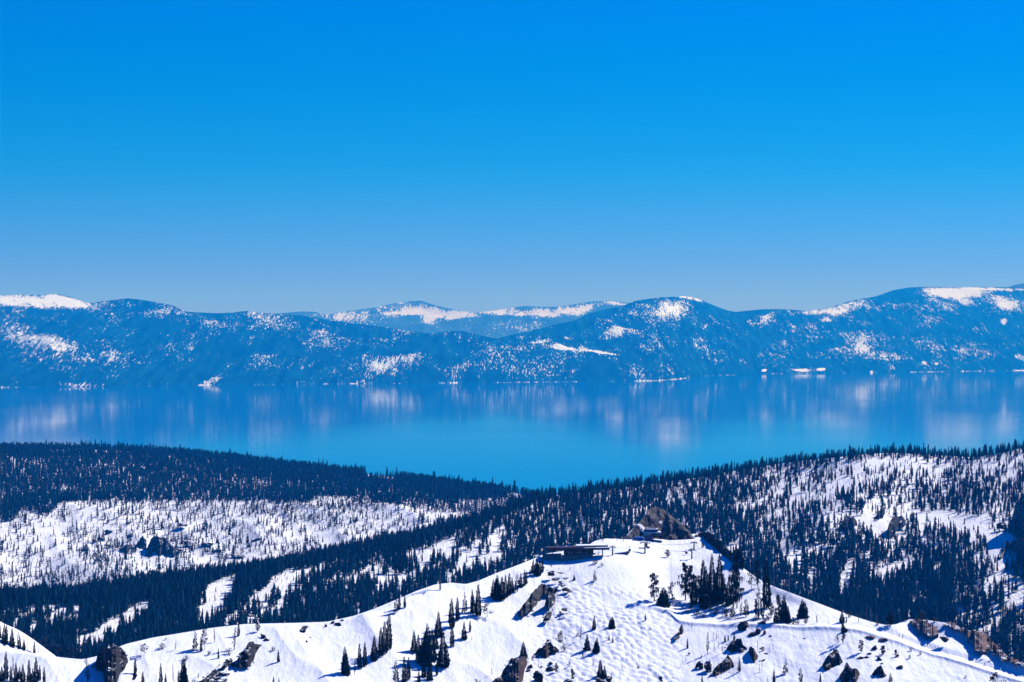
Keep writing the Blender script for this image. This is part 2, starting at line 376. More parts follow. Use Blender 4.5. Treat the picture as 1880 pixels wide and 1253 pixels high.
# ------------------------------------------------------------------ left plateau with snow field
lf_sky = [(-60, 824), (0, 824), (120, 825), (240, 828), (330, 834), (400, 840), (500, 853), (600, 864), (700, 874), (800, 887), (880, 897), (940, 905), (975, 912), (1010, 922), (1060, 940)]
def lf_S(u, v):
    n = fbm(u / 400, v / 40, 41, 2)
    field = 0.20 + 0.05 * n
    plat = 0.035 + 0.02 * n
    return plat + (field - plat) * sstep(905, 935, v)
def lf_disp(x, y, u, v):
    return (fbm(x / 160, y / 260, 44, 4) * 17 + (ridged((x + .3 * y) / 230, (y - .2 * x) / 420, 46, 3) - .5) * 26) * sstep(900, 940, v) + fbm(x / 400, y / 500, 45, 3) * 10 * sstep(0, 25, v - line(lf_sky)(u))
LEFT = Sheet('left_hills', lf_sky, 1135, lambda u: 4650 + 0.25 * u, lf_S, -260, 1060, 610, 190, SNOW_FAR, lf_disp, (6, 200, 0.4, 1500), [(4100, 330)], 5)

# ------------------------------------------------------------------ forested ridge
rg_sky = [(-60, 1106), (0, 1102), (70, 1100), (140, 1098), (225, 1080), (310, 1067), (422, 1052), (500, 1044), (560, 1030), (620, 1014), (690, 998), (760, 988), (816, 968), (872, 958), (915, 942),
          (950, 926), (985, 914), (1050, 906), (1120, 898), (1200, 888), (1260, 880), (1330, 868), (1400, 856), (1470, 847), (1540, 840), (1600, 833), (1660, 832), (1720, 836), (1780, 840), (1820, 836), (1860, 826), (1900, 820), (1940, 818)]
rg_skyf = line(rg_sky)
def rg_S(u, v):
    s = 0.155 + 0.04 * fbm(u / 420 + v / 300, v / 80, 51, 2)
    s = s + blobs(u, v, [(1590, 980, 120, 30, -10, 0.12), (1700, 950, 90, 20, 5, -0.05), (1640, 1040, 60, 10, -8, -0.08)])
    return np.maximum(s, 0.02)
def rg_disp(x, y, u, v):
    k = (y + 0.55 * x)
    gul = (ridged((x - 0.5 * y) / 420, (y + 0.5 * x) / 1500, 57, 3) - 0.5) * 34
    return (gul + fbm(x / 150, y / 200, 58, 4) * 9) * sstep(0, 28, v - rg_skyf(u))
RIDGE = Sheet('forested_ridge', rg_sky, 1262, lambda u: np.interp(u, [-60, 300, 700, 1200, 1700, 1940], [2850, 2900, 3050, 3150, 3150, 3050]), rg_S,
              -300, 2200, 1120, 260, SNOW_FAR, rg_disp, (6, 160, 0.4, 1400), [(2250, 300)], 5)

# ------------------------------------------------------------------ near knoll
kn_sky = [(-60, 1184), (0, 1191), (40, 1195), (70, 1201), (110, 1207), (150, 1211), (175, 1206), (200, 1196), (230, 1183), (280, 1171), (330, 1163), (390, 1153), (450, 1146), (540, 1144), (600, 1142),
          (650, 1131), (690, 1117), (740, 1096), (765, 1085), (800, 1073), (830, 1070), (855, 1073), (880, 1066), (910, 1053), (950, 1038), (985, 1024), (1000, 1017), (1050, 1010), (1078, 1003),
          (1090, 994), (1110, 989), (1160, 991), (1200, 986), (1240, 983), (1270, 981), (1287, 980), (1300, 992), (1330, 1018), (1360, 1040), (1390, 1062), (1420, 1077), (1460, 1092), (1500, 1107), (1550, 1126), (1600, 1142),
          (1625, 1148), (1645, 1147), (1662, 1139), (1680, 1137), (1710, 1140), (1750, 1146), (1780, 1158), (1820, 1186), (1850, 1206), (1880, 1218), (1940, 1240)]
lip = line([(-60, 990), (1040, 1060), (1100, 1092), (1150, 1104), (1200, 1109), (1228, 1117), (1246, 1134), (1270, 1139), (1330, 1143), (1380, 1147), (1450, 1153), (1520, 1158), (1570, 1161), (1640, 1173),
            (1700, 1188), (1760, 1206), (1820, 1226), (1880, 1243), (1940, 1258)], 3)
def kn_S(u, v):
    s = 0.27 + 0.06 * fbm(u / 380, v / 90, 61, 2)
    top = sstep(1060, 1020, v) * sstep(940, 1010, u) * sstep(1400, 1330, u)
    s = s * (1 - top) + 0.10 * top
    dv = v - lip(u); on = sstep(1120, 1230, u)
    face = sstep(-0.5, 1.5, dv) * (1 - sstep(3, 10, dv)) * (0.85 + 0.3 * vnoise(u / 120, v / 90, 64))
    bench = sstep(-9, -5, dv) * (1 - sstep(-1.5, 0, dv))
    above = sstep(-60, -20, dv) * (1 - sstep(-9, -5, dv))
    s = s + on * (face * 0.38) ; s = s * (1 - on * bench * 0.93) ; s = s * (1 - on * above * 0.55)
    # bank above the groomed track on the right
    bk = sstep(1560, 1640, u) * sstep(-24, -15, dv) * (1 - sstep(-10, -8, dv)) * 0.3
    s = s + bk
    return np.maximum(s, 0.012)
def moguls(x, y):
    """jittered heaps of cut-up snow between ski turns"""
    gx = (x * 0.93 + y * 0.36) / 4.6; gy = (-x * 0.36 + y * 0.93) / 7.5
    gx = gx + 0.5 * fbm(gx / 4, gy / 4, 71, 2); gy = gy + 0.5 * fbm(gx / 4, gy / 4, 72, 2)
    best = np.full(x.shape, 9.0); ci = np.floor(gx); cj = np.floor(gy)
    for a in (-1, 0, 1):
        for b in (-1, 0, 1):
            i = ci + a; j = cj + b
            px = i + 0.5 * (j % 2) + 0.75 * vnoise(i + .001, j + .001, 78); py = j + 0.75 * vnoise(i + .001, j + .001, 79)
            best = np.minimum(best, (gx - px) ** 2 + (gy - py) ** 2)
    return np.exp(-best * 3.0) - 0.45
def kn_disp(x, y, u, v):
    edge = sstep(0, 14, v - line(kn_sky)(u))
    d = (fbm(x / 30, y / 44, 66, 3) * 1.7 + fbm(x / 90, y / 120, 67, 2) * 5) * edge
    # long swells down the left face, like drifted ribs
    left = sstep(1040, 900, u)
    d = d + left * edge * (ridged((x + 0.4 * y) / 60, (y - 0.3 * x) / 150, 68, 3) - 0.5) * 4.5
    mg = sstep(985, 1045, u + 0.25 * (v - 1060)) * (1 - sstep(1215, 1262, u - 0.1 * (v - 1100))) * sstep(1046, 1068, v - 0.12 * (u - 1000))
    mg = mg * (0.55 + 0.9 * vnoise(x / 22, y / 30, 73))
    d = d + mg * moguls(x, y) * 1.05 * (1 - np.exp(-((v - lip(u)) / 9) ** 2) * sstep(1070, 1120, u))
    rough = sstep(1250, 1330, u) * sstep(6, 30, v - lip(u))
    d = d + rough * fbm(x / 9, y / 12, 75, 3) * 0.7
    d = d + left * edge * fbm(x / 5, y / 9, 77, 2) * 0.16
    return d
KN = Sheet('snowy_slope', kn_sky, 1330, lambda u: np.interp(u, [-60, 200, 600, 1000, 1300, 1600, 1940], [1290, 1310, 1345, 1375, 1365, 1345, 1335]), kn_S,
           -380, 2260, 1720, 300, SNOW, kn_disp, (9, 70, 0.5, 700), [(700, 380), (1150, 500)], 4)

sp_sky = [(-60, 1112), (0, 1143), (30, 1156), (60, 1174), (90, 1196), (115, 1215), (150, 1240), (200, 1262)]
SPUR = Sheet('side_slope', sp_sky, 1275, lambda u: 1560 + 0.6 * u, lambda u, v: 0.42 + 0 * u, -380, 200, 310, 70, SNOW,
             lambda x, y, u, v: fbm(x / 20, y / 30, 82, 3) * 1.5, (6, 60, 0.5, 600), [(1480, 470)], 4)
KSKY = line(kn_sky)

# ------------------------------------------------------------------ tree meshes
def tris_join(L):
    """list of (verts, tris, mat) -> one mesh arrays"""
    V = []; Fc = []; mi = []; o = 0
    for v, f, m in L:
        V.append(v); Fc.append(np.asarray(f) + o); mi.append(np.full(len(f), m)); o += len(v)
    return np.concatenate(V), np.concatenate(Fc), np.concatenate(mi)

def tube(pts, rad, n=5):
    pts = np.asarray(pts, float); V = []; T = []
    for i, p in enumerate(pts):
        d = pts[min(i + 1, len(pts) - 1)] - pts[max(i - 1, 0)]; d = d / (np.linalg.norm(d) + 1e-9)
        a = np.cross(d, (0.31, 0.95, 0.05)); a /= np.linalg.norm(a) + 1e-9; b = np.cross(d, a)
        for k in range(n):
            t = 2 * math.pi * k / n; V.append(p + rad[i] * (math.cos(t) * a + math.sin(t) * b))
    for i in range(len(pts) - 1):
        for k in range(n):
            q = i * n + k; q2 = i * n + (k + 1) % n
            T += [(q, q2, q2 + n), (q, q2 + n, q + n)]
    return np.array(V), np.array(T)

def spray(p, d, L, wd, r, droop=0.25, seg=3):
    """a flat bough: a feathered, drooping blade of needles, origin p, horizontal direction d"""
    d = np.array([d[0], d[1], d[2]], float); side = np.cross(d, (0, 0, 1)); side /= np.linalg.norm(side) + 1e-9
    V = []; T = []
    n0 = 0
    for i in range(seg):
        t0 = 0.12 + 0.88 * i / seg; t1 = t0 + 0.95 / seg
        c0 = p + d * L * t0 + np.array([0, 0, -droop * L * t0 * t0])
        c1 = p + d * L * t1 + np.array([0, 0, -droop * L * t1 * t1 + 0.03 * L])
        wv = wd * (0.35 + 0.65 * math.sin(math.pi * min(1, t0 + 0.15))) * (0.75 + 0.5 * r.rand())
        for sgn in (-1, 1):
            tip = c0 + side * sgn * wv + d * L * 0.14 + np.array([0, 0, -0.16 * wv + 0.1 * L * (r.rand() - .5)])
            V += [c0, c1, tip]; T.append((n0, n0 + 1, n0 + 2)); n0 += 3
    # hanging twig fringe
    c = p + d * L * 0.6 + np.array([0, 0, -droop * L * 0.36]); V += [c - d * L * 0.22, c + d * L * 0.3, c + np.array([0, 0, -0.20 * L - 0.1])]
    T.append((n0, n0 + 1, n0 + 2))
    return np.array(V), np.array(T)

def conifer(seed, ratio=0.3, levels=26, per=7, base=0.08, ragged=0.3, power=0.85, multi=1, lean=0.0, droop=0.3, sparse=0.0, clump=0.0):
    """unit height tree. returns (trunk arrays), (crown arrays)"""
    r = np.random.RandomState(seed); tr = []; cr = []
    for s_ in range(multi):
        H = 1.0 if s_ == 0 else 0.72 + 0.2 * r.rand()
        ox, oy = (0, 0) if s_ == 0 else (0.09 * (r.rand() - .5) * 2, 0.09 * (r.rand() - .5) * 2)
        lx = lean * (0.5 + r.rand()) + 0.015 * (r.rand() - .5)
        def axis(t): return np.array([ox + lx * t * t, oy + 0.3 * lx * t * t, H * t])
        tp = [axis(t) for t in (-0.04 / H, 0.25, 0.55, 0.8, 1.0)]
        a, b = tube(tp, [0.017, 0.014, 0.010, 0.006, 0.0015], 6); tr.append((a, b, 0))
        for i in range(levels):
            t = base + (1 - base) * ((i + 0.3 * r.rand()) / levels) ** 0.95
            env = (1 - t) / (1 - base)
            Rr = 0.5 * ratio * (min(1, env ** power * 1.15) * (0.62 + 0.38 * min(1, (t - base) / 0.12 + 0.35))) + 0.012
            if clump: Rr *= 0.55 + clump * (0.6 + 0.5 * math.sin(i * 1.9 + seed)) 
            nb = max(3, int(per * (0.6 + 0.5 * env)))
            a0 = r.rand() * 6.28
            for k in range(nb):
                if r.rand() < sparse: continue
                th = a0 + 6.283 * k / nb + 0.5 * (r.rand() - .5)
                L = Rr * (1 - ragged + 2 * ragged * r.rand() * (1.1 if r.rand() > .85 else 0.75))
                up = 0.35 * (t - 0.45) + 0.15 * (r.rand() - .5)
                d = np.array([math.cos(th), math.sin(th), up]); d /= np.linalg.norm(d)
                a, b = spray(axis(t), d, L, L * 0.36 + 0.006, r, droop * (1.1 - t), 3)
                cr.append((a, b, 0))
    return tris_join(tr), tris_join(cr)

def pine(seed, ratio=0.45, bare=0.25, n=26, lean=0.0, oneside=0.0, top=0.7, dens=9):
    """irregular pine: bare lower trunk, separate boughs each ending in clumps"""
    r = np.random.RandomState(seed); tr = []; cr = []
    lx = lean
    def axis(t): return np.array([lx * t * t + 0.012 * math.sin(t * 7 + seed), 0.01 * math.cos(t * 6), t])
    a, b = tube([axis(t) for t in (-0.04, 0.2, 0.45, 0.7, 0.97)], [0.022, 0.018, 0.014, 0.010, 0.003], 6); tr.append((a, b, 0))
    for i in range(n):
        t = bare + (0.985 - bare) * (i + 0.6 * r.rand()) / n
        env = math.sin(math.pi * min(1, max(0.0, (t - bare) / (1 - bare)) ** top * 0.93 + 0.07)) ** 0.6
        th = r.rand() * 6.283
        if oneside and r.rand() < oneside: th = math.pi + 0.9 * (r.rand() - .5)
        L = 0.5 * ratio * env * (0.55 + 0.6 * r.rand()) + 0.02
        up = 0.1 + 0.5 * (t - 0.5) + 0.2 * (r.rand() - .5)
        d = np.array([math.cos(th), math.sin(th), up]); d /= np.linalg.norm(d)
        p0 = axis(t); p1 = p0 + d * L
        a, b = tube([p0, p0 + d * L * 0.5 + np.array([0, 0, -0.01]), p1], [0.006, 0.004, 0.002], 3); tr.append((a, b, 0))
        for q in range(dens):
            f = 0.35 + 0.65 * r.rand(); c = p0 + d * L * f + (r.rand(3) - .5) * np.array([0.25, 0.25, 0.10]) * L * 1.2
            ph = r.rand() * 6.283; dd = np.array([math.cos(ph), math.sin(ph), 0.25]);
            a, b = spray(c, dd, 0.028 + 0.16 * L, 0.016 + 0.08 * L, r, 0.2, 2); cr.append((a, b, 0))
    return tris_join(tr), tris_join(cr)

def snag(seed, branches=14, blen=0.12, lean=0.03):
    r = np.random.RandomState(seed); tr = []; br = []
    def axis(t): return np.array([lean * t, 0.4 * lean * t * t, t])
    a, b = tube([axis(t) for t in (-0.04, 0.3, 0.6, 0.85, 1.0)], [0.020, 0.016, 0.011, 0.006, 0.002], 6); tr.append((a, b, 0))
    for i in range(branches):
        t = 0.25 + 0.7 * (i + r.rand()) / branches; th = r.rand() * 6.283; L = blen * (1.15 - t) * (0.5 + r.rand())
        d = np.array([math.cos(th), math.sin(th), -0.1 + 0.5 * r.rand()])
        p = axis(t); a, b = tube([p, p + d * L * 0.6, p + d * L + np.array([0, 0, 0.02])], [0.006, 0.004, 0.001], 3); br.append((a, b, 0))
    return tris_join(tr), tris_join(br)

def shrub(seed, ratio=1.2, n=60):
    r = np.random.RandomState(seed); cr = []; tr = []
    for k in range(5):
        th = 6.283 * k / 5 + r.rand(); a, b = tube([(0, 0, -0.1), (0.2 * math.cos(th), 0.2 * math.sin(th), 0.35), (0.4 * ratio * math.cos(th) * .8, 0.4 * ratio * math.sin(th) * .8, 0.6)], [0.05, 0.035, 0.015], 4); tr.append((a, b, 0))
    for k in range(n):
        z = r.rand() ** 0.8; th = r.rand() * 6.283; rr = 0.5 * ratio * math.sqrt(max(0, 1 - (z * 0.95) ** 2)) * (0.3 + 0.7 * r.rand())
        c = np.array([rr * math.cos(th), rr * math.sin(th), 0.05 + 0.85 * z]); ph = r.rand() * 6.283
        d = np.array([math.cos(ph), math.sin(ph), 0.5 * r.rand()]); a, b = spray(c, d, 0.22, 0.10, r, 0.2, 2); cr.append((a, b, 0))
    return tris_join(tr), tris_join(cr)

def mk_pair(nm, pair, m0, m1):
    (v, f, _), (v2, f2, _) = pair
    return mesh_np(nm + '_trunk', v, f, [m0], True), mesh_np(nm + '_crown', v2, f2, [m1], False)

PROTO = {
 'F': [mk_pair('fir', conifer(100 + i, 0.34, 26, 8, 0.06, 0.32, 0.85), M_BARK, M_NEEDLE) for i in range(4)],
 'f': [mk_pair('fir', conifer(120 + i, 0.21, 28, 7, 0.10, 0.38, 0.6), M_BARK, M_NEEDLE) for i in range(4)],
 'O': [mk_pair('fir', conifer(140 + i, 0.28, 20, 6, 0.16, 0.45, 0.6, sparse=0.38), M_BARK, M_NEEDLE) for i in range(3)],
 'M': [mk_pair('fir', conifer(160 + i, 0.40, 22, 7, 0.04, 0.35, 0.7, multi=3), M_BARK, M_NEEDLE) for i in range(3)],
 'P': [mk_pair('pine', pine(200 + i, 0.40, 0.20, 34, 0.02, 0, 0.8, 12), M_BARK, M_PINE) for i in range(4)],
 'G': [mk_pair('pine', pine(220 + i, 0.75, 0.30, 20, 0.05, 0.3, 0.6, 9), M_BARK, M_PINE) for i in range(4)],
 'L': [mk_pair('pine', pine(240 + i, 0.80, 0.35, 18, -0.06, 0.8, 0.6, 8), M_BARK, M_PINE) for i in range(2)],
 'D': [mk_pair('snag', snag(260 + i, 16, 0.30, 0.02), M_DEAD, M_DEAD) for i in range(3)],
 'T': [mk_pair('snag', conifer(280 + i, 0.12, 20, 4, 0.25, 0.5, 0.4, sparse=0.45, lean=-0.06), M_BARK, M_NEEDLE) for i in range(3)],
 'B': [mk_pair('shrub', shrub(300 + i), M_BARK, M_PINE) for i in range(4)],
 'R': [mk_pair('shrub', shrub(320 + i), M_BARK, M_BROWN) for i in range(1)],
}
KINDN = {'F': ('fir_tree', 'fir'), 'f': ('fir_tree', 'fir'), 'O': ('fir_tree', 'fir'), 'M': ('fir_tree', 'fir'), 'P': ('pine_tree', 'pine'), 'G': ('pine_tree', 'pine'),
         'L': ('pine_tree', 'pine'), 'D': ('dead_tree', 'dead tree'), 'T': ('thin_tree', 'thin tree'), 'B': ('shrub', 'shrub'), 'R': ('shrub', 'shrub')}
LOOK = {'F': 'dark full fir', 'f': 'dark slender fir', 'O': 'open ragged fir', 'M': 'many-topped dense fir', 'P': 'tall clumpy pine', 'G': 'spreading flat-boughed pine', 'L': 'lopsided one-sided pine',
        'D': 'bare pale dead tree', 'T': 'thin half-bare spire tree', 'B': 'low dark shrub', 'R': 'low brownish shrub'}
usedp = {}
def plant(sheet, kind, u, v, hpx, wf=1.0, label=None, group=None, sink=0.02):
    g = sheet.pt(u, v); d = g.y; H = hpx / F * d
    k = usedp.get(kind, 0); usedp[kind] = k + 1
    tm, cm = PROTO[kind][k % len(PROTO[kind])]
    nm, cat = KINDN[kind]
    o = bpy.data.objects.new(nm, None); C.objects.link(o)
    o.empty_display_size = 0.1
    o.location = g - Vector((0, 0, H * sink)); a = rnd.uniform(0, 6.28) if kind not in 'L' else rnd.uniform(-.3, .3)
    o.rotation_euler = (0, 0, a); s = rnd.uniform(0.92, 1.08) * wf; o.scale = (H * s, H * s, H)
    link('trunk', tm, o); ob = link('crown' if kind not in 'D' else 'branches', cm, o)
    if kind in 'DT': ob['kind'] = 'stuff'
    tag(o, label, cat, group)
    return o

# clusters: key -> (where phrase, group phrase, sheet, [(kind, u, v, height px, width factor)...])
CL = {
 'row': ('in the slanting row low on left slope', 'row of firs low on the left slope', [('M', 633, 1249, 54, .9), ('T', 651, 1246, 32), ('f', 660, 1233, 48), ('f', 670, 1228, 46), ('F', 687, 1219, 49), ('f', 699, 1213, 56, 1.1), ('f', 706, 1208, 60), ('f', 714, 1202, 68)]),
 'pair': ('in the small stand left of the lift tower', 'small stand under the left skyline', [('O', 727, 1131, 34), ('f', 733, 1125, 30), ('f', 743, 1122, 28)]),
 'grove': ('in the big slanting grove', 'big slanting grove on the left slope', [('O', 727, 1254, 44), ('f', 742, 1256, 52), ('f', 750, 1250, 42), ('F', 760, 1199, 42), ('f', 768, 1213, 50), ('F', 775, 1219, 52, 1.1), ('M', 785, 1219, 78, .8), ('F', 793, 1211, 60), ('F', 805, 1168, 48, 1.1), ('F', 813, 1222, 70, 1.1), ('O', 820, 1226, 46), ('f', 830, 1186, 42), ('f', 829, 1154, 56), ('f', 840, 1140, 46), ('F', 778, 1242, 34), ('F', 789, 1247, 38), ('F', 769, 1254, 24), ('f', 802, 1238, 26), ('F', 800, 1190, 30, 1.2), ('F', 782, 1196, 40)]),
 'upper': ('above the big slanting grove', 'trees above the big left grove', [('O', 853, 1126, 42), ('f', 867, 1115, 35), ('f', 878, 1129, 60), ('F', 869, 1124, 34), ('G', 894, 1131, 27), ('F', 852, 1174, 34), ('f', 863, 1160, 24), ('T', 866, 1178, 13)]),
 'knot': ('in the dense left skyline clump', 'dense clump on the left skyline', [('F', 906, 1088, 34, 1.2), ('M', 913, 1092, 46), ('f', 922, 1095, 46, 1.2), ('f', 928, 1090, 44), ('f', 935, 1086, 42), ('F', 940, 1080, 28), ('O', 949, 1081, 38), ('F', 956, 1073, 26), ('f', 963, 1070, 31), ('f', 966, 1067, 25), ('f', 973, 1054, 14)]),
 'station': ('in the clump below the long station roof', 'clump of firs below the station', [('F', 979, 1048, 26, 1.2), ('M', 985, 1052, 34, .9), ('f', 991, 1051, 32), ('f', 996, 1046, 28)]),
 'skylow': ('on the low left crest', 'scattered trees on the low left crest', [('G', 265, 1202, 23), ('B', 298, 1191, 12), ('T', 322, 1194, 20), ('B', 304, 1176, 5), ('O', 358, 1193, 38, .9), ('G', 375, 1191, 42, .55), ('f', 369, 1194, 28), ('T', 394, 1178, 28), ('f', 401, 1207, 20), ('B', 421, 1199, 13), ('T', 430, 1191, 44, 1.4), ('f', 438, 1168, 28), ('P', 473, 1163, 18, 1.3), ('B', 341, 1207, 10), ('f', 511, 1218, 23, 1.3), ('B', 502, 1197, 8), ('B', 384, 1200, 9)]),
 'bottomleft': ('at the bottom edge beside the boulder', 'trees along the bottom left edge', [('T', 161, 1254, 52, 1.5), ('f', 248, 1232, 32), ('f', 262, 1256, 30, 1.2), ('f', 295, 1256, 44, .9), ('f', 304, 1256, 26), ('T', 318, 1249, 38, .5), ('M', 336, 1256, 56, .8), ('f', 328, 1256, 32), ('B', 357, 1254, 14), ('f', 364, 1238, 10), ('F', 502, 1256, 15), ('f', 512, 1256, 11), ('G', 874, 1256, 12), ('f', 881, 1256, 11), ('T', 903, 1244, 16)]),
 'corner': ('in the lower left corner grove', 'dark grove in the lower left corner', [('f', 11, 1255, 55, .9), ('F', 3, 1255, 30), ('f', 20, 1256, 30), ('F', 29, 1256, 38), ('F', 42, 1256, 36), ('f', 53, 1256, 44), ('f', 66, 1256, 50), ('F', 60, 1256, 28), ('f', 73, 1252, 30), ('f', 81, 1255, 30), ('T', 92, 1246, 10), ('F', 36, 1250, 24), ('T', 24, 1240, 34)]),
 'lone': ('alone on the bright upper snow', 'lone trees on the upper snow', [('P', 1201, 1099, 54, 1.05), ('M', 1219, 1108, 36, 1.5), ('G', 1234, 1107, 46, .6), ('T', 1241, 1107, 13, 2), ('P', 1226, 1025, 15, 1.6), ('O', 1092, 1061, 22, 1.3), ('F', 1054, 1058, 12, 1.4), ('B', 1088, 1067, 5), ('B', 1093, 1034, 9, 1.3), ('B', 1105, 1038, 7), ('O', 1290, 1010, 13, 1.6), ('f', 1085, 998, 8), ('B', 1107, 994, 5)]),
 'pines': ('in the tall central grove', 'tall central grove', [('P', 1259, 1097, 72, .85), ('P', 1269, 1100, 70, .8), ('F', 1274, 1104, 60, .8), ('f', 1291, 1113, 94, .9), ('F', 1307, 1100, 92, .75), ('F', 1321, 1103, 97, .75), ('F', 1314, 1105, 60), ('O', 1329, 1110, 64), ('P', 1347, 1111, 82, .7), ('P', 1353, 1113, 86, .6), ('F', 1300, 1098, 50), ('P', 1283, 1100, 50, .8), ('f', 1295, 1104, 72), ('F', 1338, 1106, 52), ('G', 1380, 1082, 37, .7), ('P', 1391, 1078, 54, .6), ('f', 1407, 1112, 91, .9), ('O', 1393, 1136, 60, 1.2), ('T', 1402, 1136, 46), ('M', 1439, 1144, 52), ('P', 1430, 1147, 55, .7), ('F', 1447, 1146, 34), ('P', 1417, 1134, 28), ('O', 1370, 1130, 36, 1.3), ('T', 1360, 1128, 28, 1.6), ('O', 1345, 1132, 30, 1.2), ('F', 1424, 1146, 30)]),
 'edge': ('above the snow lip', 'shrubs and small trees above the snow lip', [('B', 1304, 1114, 14, .8), ('B', 1280, 1122, 11), ('B', 1292, 1128, 7), ('B', 1263, 1119, 6, 1.3), ('B', 1313, 1122, 12, 1.1), ('B', 1333, 1127, 16, .9), ('P', 1268, 1115, 17, 1.2), ('B', 1456, 1148, 14), ('B', 1465, 1149, 9), ('P', 1479, 1150, 16, 1.3), ('T', 1500, 1150, 15, 2.2), ('R', 1404, 1146, 9), ('B', 1388, 1141, 11), ('B', 1411, 1140, 14, .8)]),
 'ridge': ('on the white right shoulder', 'trees on the right shoulder', [('M', 1473, 1134, 35, 1.3), ('F', 1546, 1151, 24, 1.4), ('f', 1554, 1151, 12), ('B', 1559, 1139, 13), ('P', 1548, 1189, 40, .7), ('G', 1538, 1188, 17), ('D', 1576, 1149, 18, 1.8), ('D', 1581, 1136, 15), ('D', 1591, 1140, 23), ('D', 1598, 1142, 29), ('D', 1609, 1145, 20), ('B', 1611, 1149, 7), ('D', 1626, 1149, 11, 2), ('P', 1635, 1149, 25, 1.6), ('f', 1664, 1140, 20), ('D', 1421, 1072, 36), ('D', 1449, 1086, 44, 1.2), ('P', 1692, 1140, 16, 1.9), ('R', 1716, 1142, 10)]),
 'bowl': ('in the bowl below the lip', 'small trees in the shaded bowl', [('f', 1185, 1140, 13, 1.4), ('T', 1270, 1151, 16), ('f', 1262, 1188, 19), ('T', 1299, 1202, 43), ('T', 1310, 1171, 15), ('T', 1316, 1171, 17), ('T', 1319, 1167, 11), ('f', 1331, 1176, 13, 1.4), ('T', 1311, 1197, 18), ('T', 1319, 1191, 13), ('T', 1326, 1202, 21), ('f', 1348, 1176, 15, 1.3), ('f', 1337, 1175, 11, 1.4), ('T', 1391, 1199, 21), ('T', 1355, 1239, 31), ('f', 1358, 1237, 24), ('T', 1394, 1239, 17), ('T', 1399, 1238, 15), ('T', 1413, 1199, 13), ('T', 1419, 1199, 13), ('B', 1401, 1198, 9, .8),
   ('O', 1442, 1239, 27, 1.3), ('f', 1421, 1256, 28), ('T', 1409, 1256, 12), ('f', 1289, 1255, 16), ('T', 1259, 1213, 8, 2), ('T', 1250, 1223, 7, 2), ('f', 1288, 1208, 8), ('O', 1470, 1255, 31, 1.2), ('f', 1506, 1256, 20), ('O', 1635, 1256, 19, 1.4), ('P', 1581, 1205, 25, 1.1), ('B', 1646, 1206, 12, .7), ('B', 1621, 1205, 15, .8), ('B', 1673, 1190, 9, .7), ('B', 1690, 1196, 8, .6), ('B', 1670, 1205, 8, .7), ('L', 1833, 1257, 33, 1.1), ('T', 1842, 1257, 26, .8), ('B', 1773, 1240, 5), ('B', 1820, 1241, 5), ('T', 1339, 1255, 12), ('T', 1382, 1218, 8)]),
 'mogul': ('on the mogul slope', 'small firs on the mogul slope', [('F', 1091, 1153, 26, 1.1), ('M', 1124, 1151, 23, 1.3), ('f', 1119, 1150, 15), ('F', 1078, 1191, 31, 1.3), ('f', 1070, 1204, 13), ('M', 1096, 1197, 29, 1.1), ('f', 1118, 1175, 11, 1.3), ('f', 1125, 1178, 13, 1.3), ('T', 1138, 1170, 10, 1.5), ('F', 1102, 1241, 35, 1.2), ('F', 1110, 1242, 24, 1.2), ('f', 1122, 1243, 12), ('f', 1089, 1220, 9), ('T', 1066, 1173, 31, .8), ('B', 1060, 1164, 7), ('B', 1172, 1222, 5)]),
 'rocks': ('by the bottom centre rocks', 'trees by the bottom centre rocks', [('F', 961, 1209, 31, 1.5), ('L', 1034, 1186, 32), ('B', 1036, 1191, 12, .8), ('G', 1004, 1189, 13), ('P', 1051, 1252, 26, 1), ('P', 1021, 1236, 19, 1), ('G', 1044, 1226, 12), ('T', 989, 1227, 17), ('T', 969, 1221, 13), ('D', 905, 1244, 16), ('T', 1024, 1204, 8)]),
}
ORD = ['first', 'second', 'third', 'fourth', 'fifth', 'sixth', 'seventh', 'eighth', 'ninth', 'tenth']
def describe(lst, where):
    """a label per tree: its look, plus its order among the like in its stand"""
    out = [None] * len(lst)
    by = {}
    for i, t in enumerate(lst): by.setdefault(t[0], []).append(i)
    for k, ids in by.items():
        ids.sort(key=lambda i: lst[i][1])
        tall = max(ids, key=lambda i: lst[i][3])
        for n, i in enumerate(ids):
            if len(ids) == 1: s = 'the only ' + LOOK[k]
            elif i == tall and sorted(lst[j][3] for j in ids)[-2] < lst[i][3] - 1: s = 'tallest ' + LOOK[k]
            elif n == 0: s = 'leftmost ' + LOOK[k]
            elif n == len(ids) - 1: s = 'rightmost ' + LOOK[k]
            elif n < 10: s = LOOK[k] + ', ' + ORD[n] + ' from left,'
            else: s = LOOK[k] + ', ' + ORD[min(9, len(ids) - 1 - n)] + ' from right,'
            out[i] = s + ' ' + where
    return out
for key, (where, group, lst) in CL.items():
    labs = describe(lst, where)
    for t, lb in zip(lst, labs):
        kd, u, v, h = t[:4]; wf = t[4] if len(t) > 4 else 1.0
        plant(KN, kd, u, v, h, wf, lb, group)

# trees on the side slope at the left edge, and the brownish ones behind its crest
sl = [('F', 8, 1182, 40), ('F', 22, 1186, 36), ('f', 12, 1176, 30), ('T', 32, 1192, 36), ('F', 44, 1193, 22), ('T', 50, 1196, 20), ('f', 63, 1202, 26), ('F', 36, 1190, 26), ('f', 0, 1172, 26), ('T', 70, 1202, 18)]
for t, lb in zip(sl, describe(sl, 'on the side slope at the left edge')):
    plant(SPUR, t[0], t[1], t[2], t[3], 1.0, lb, 'trees on the side slope')

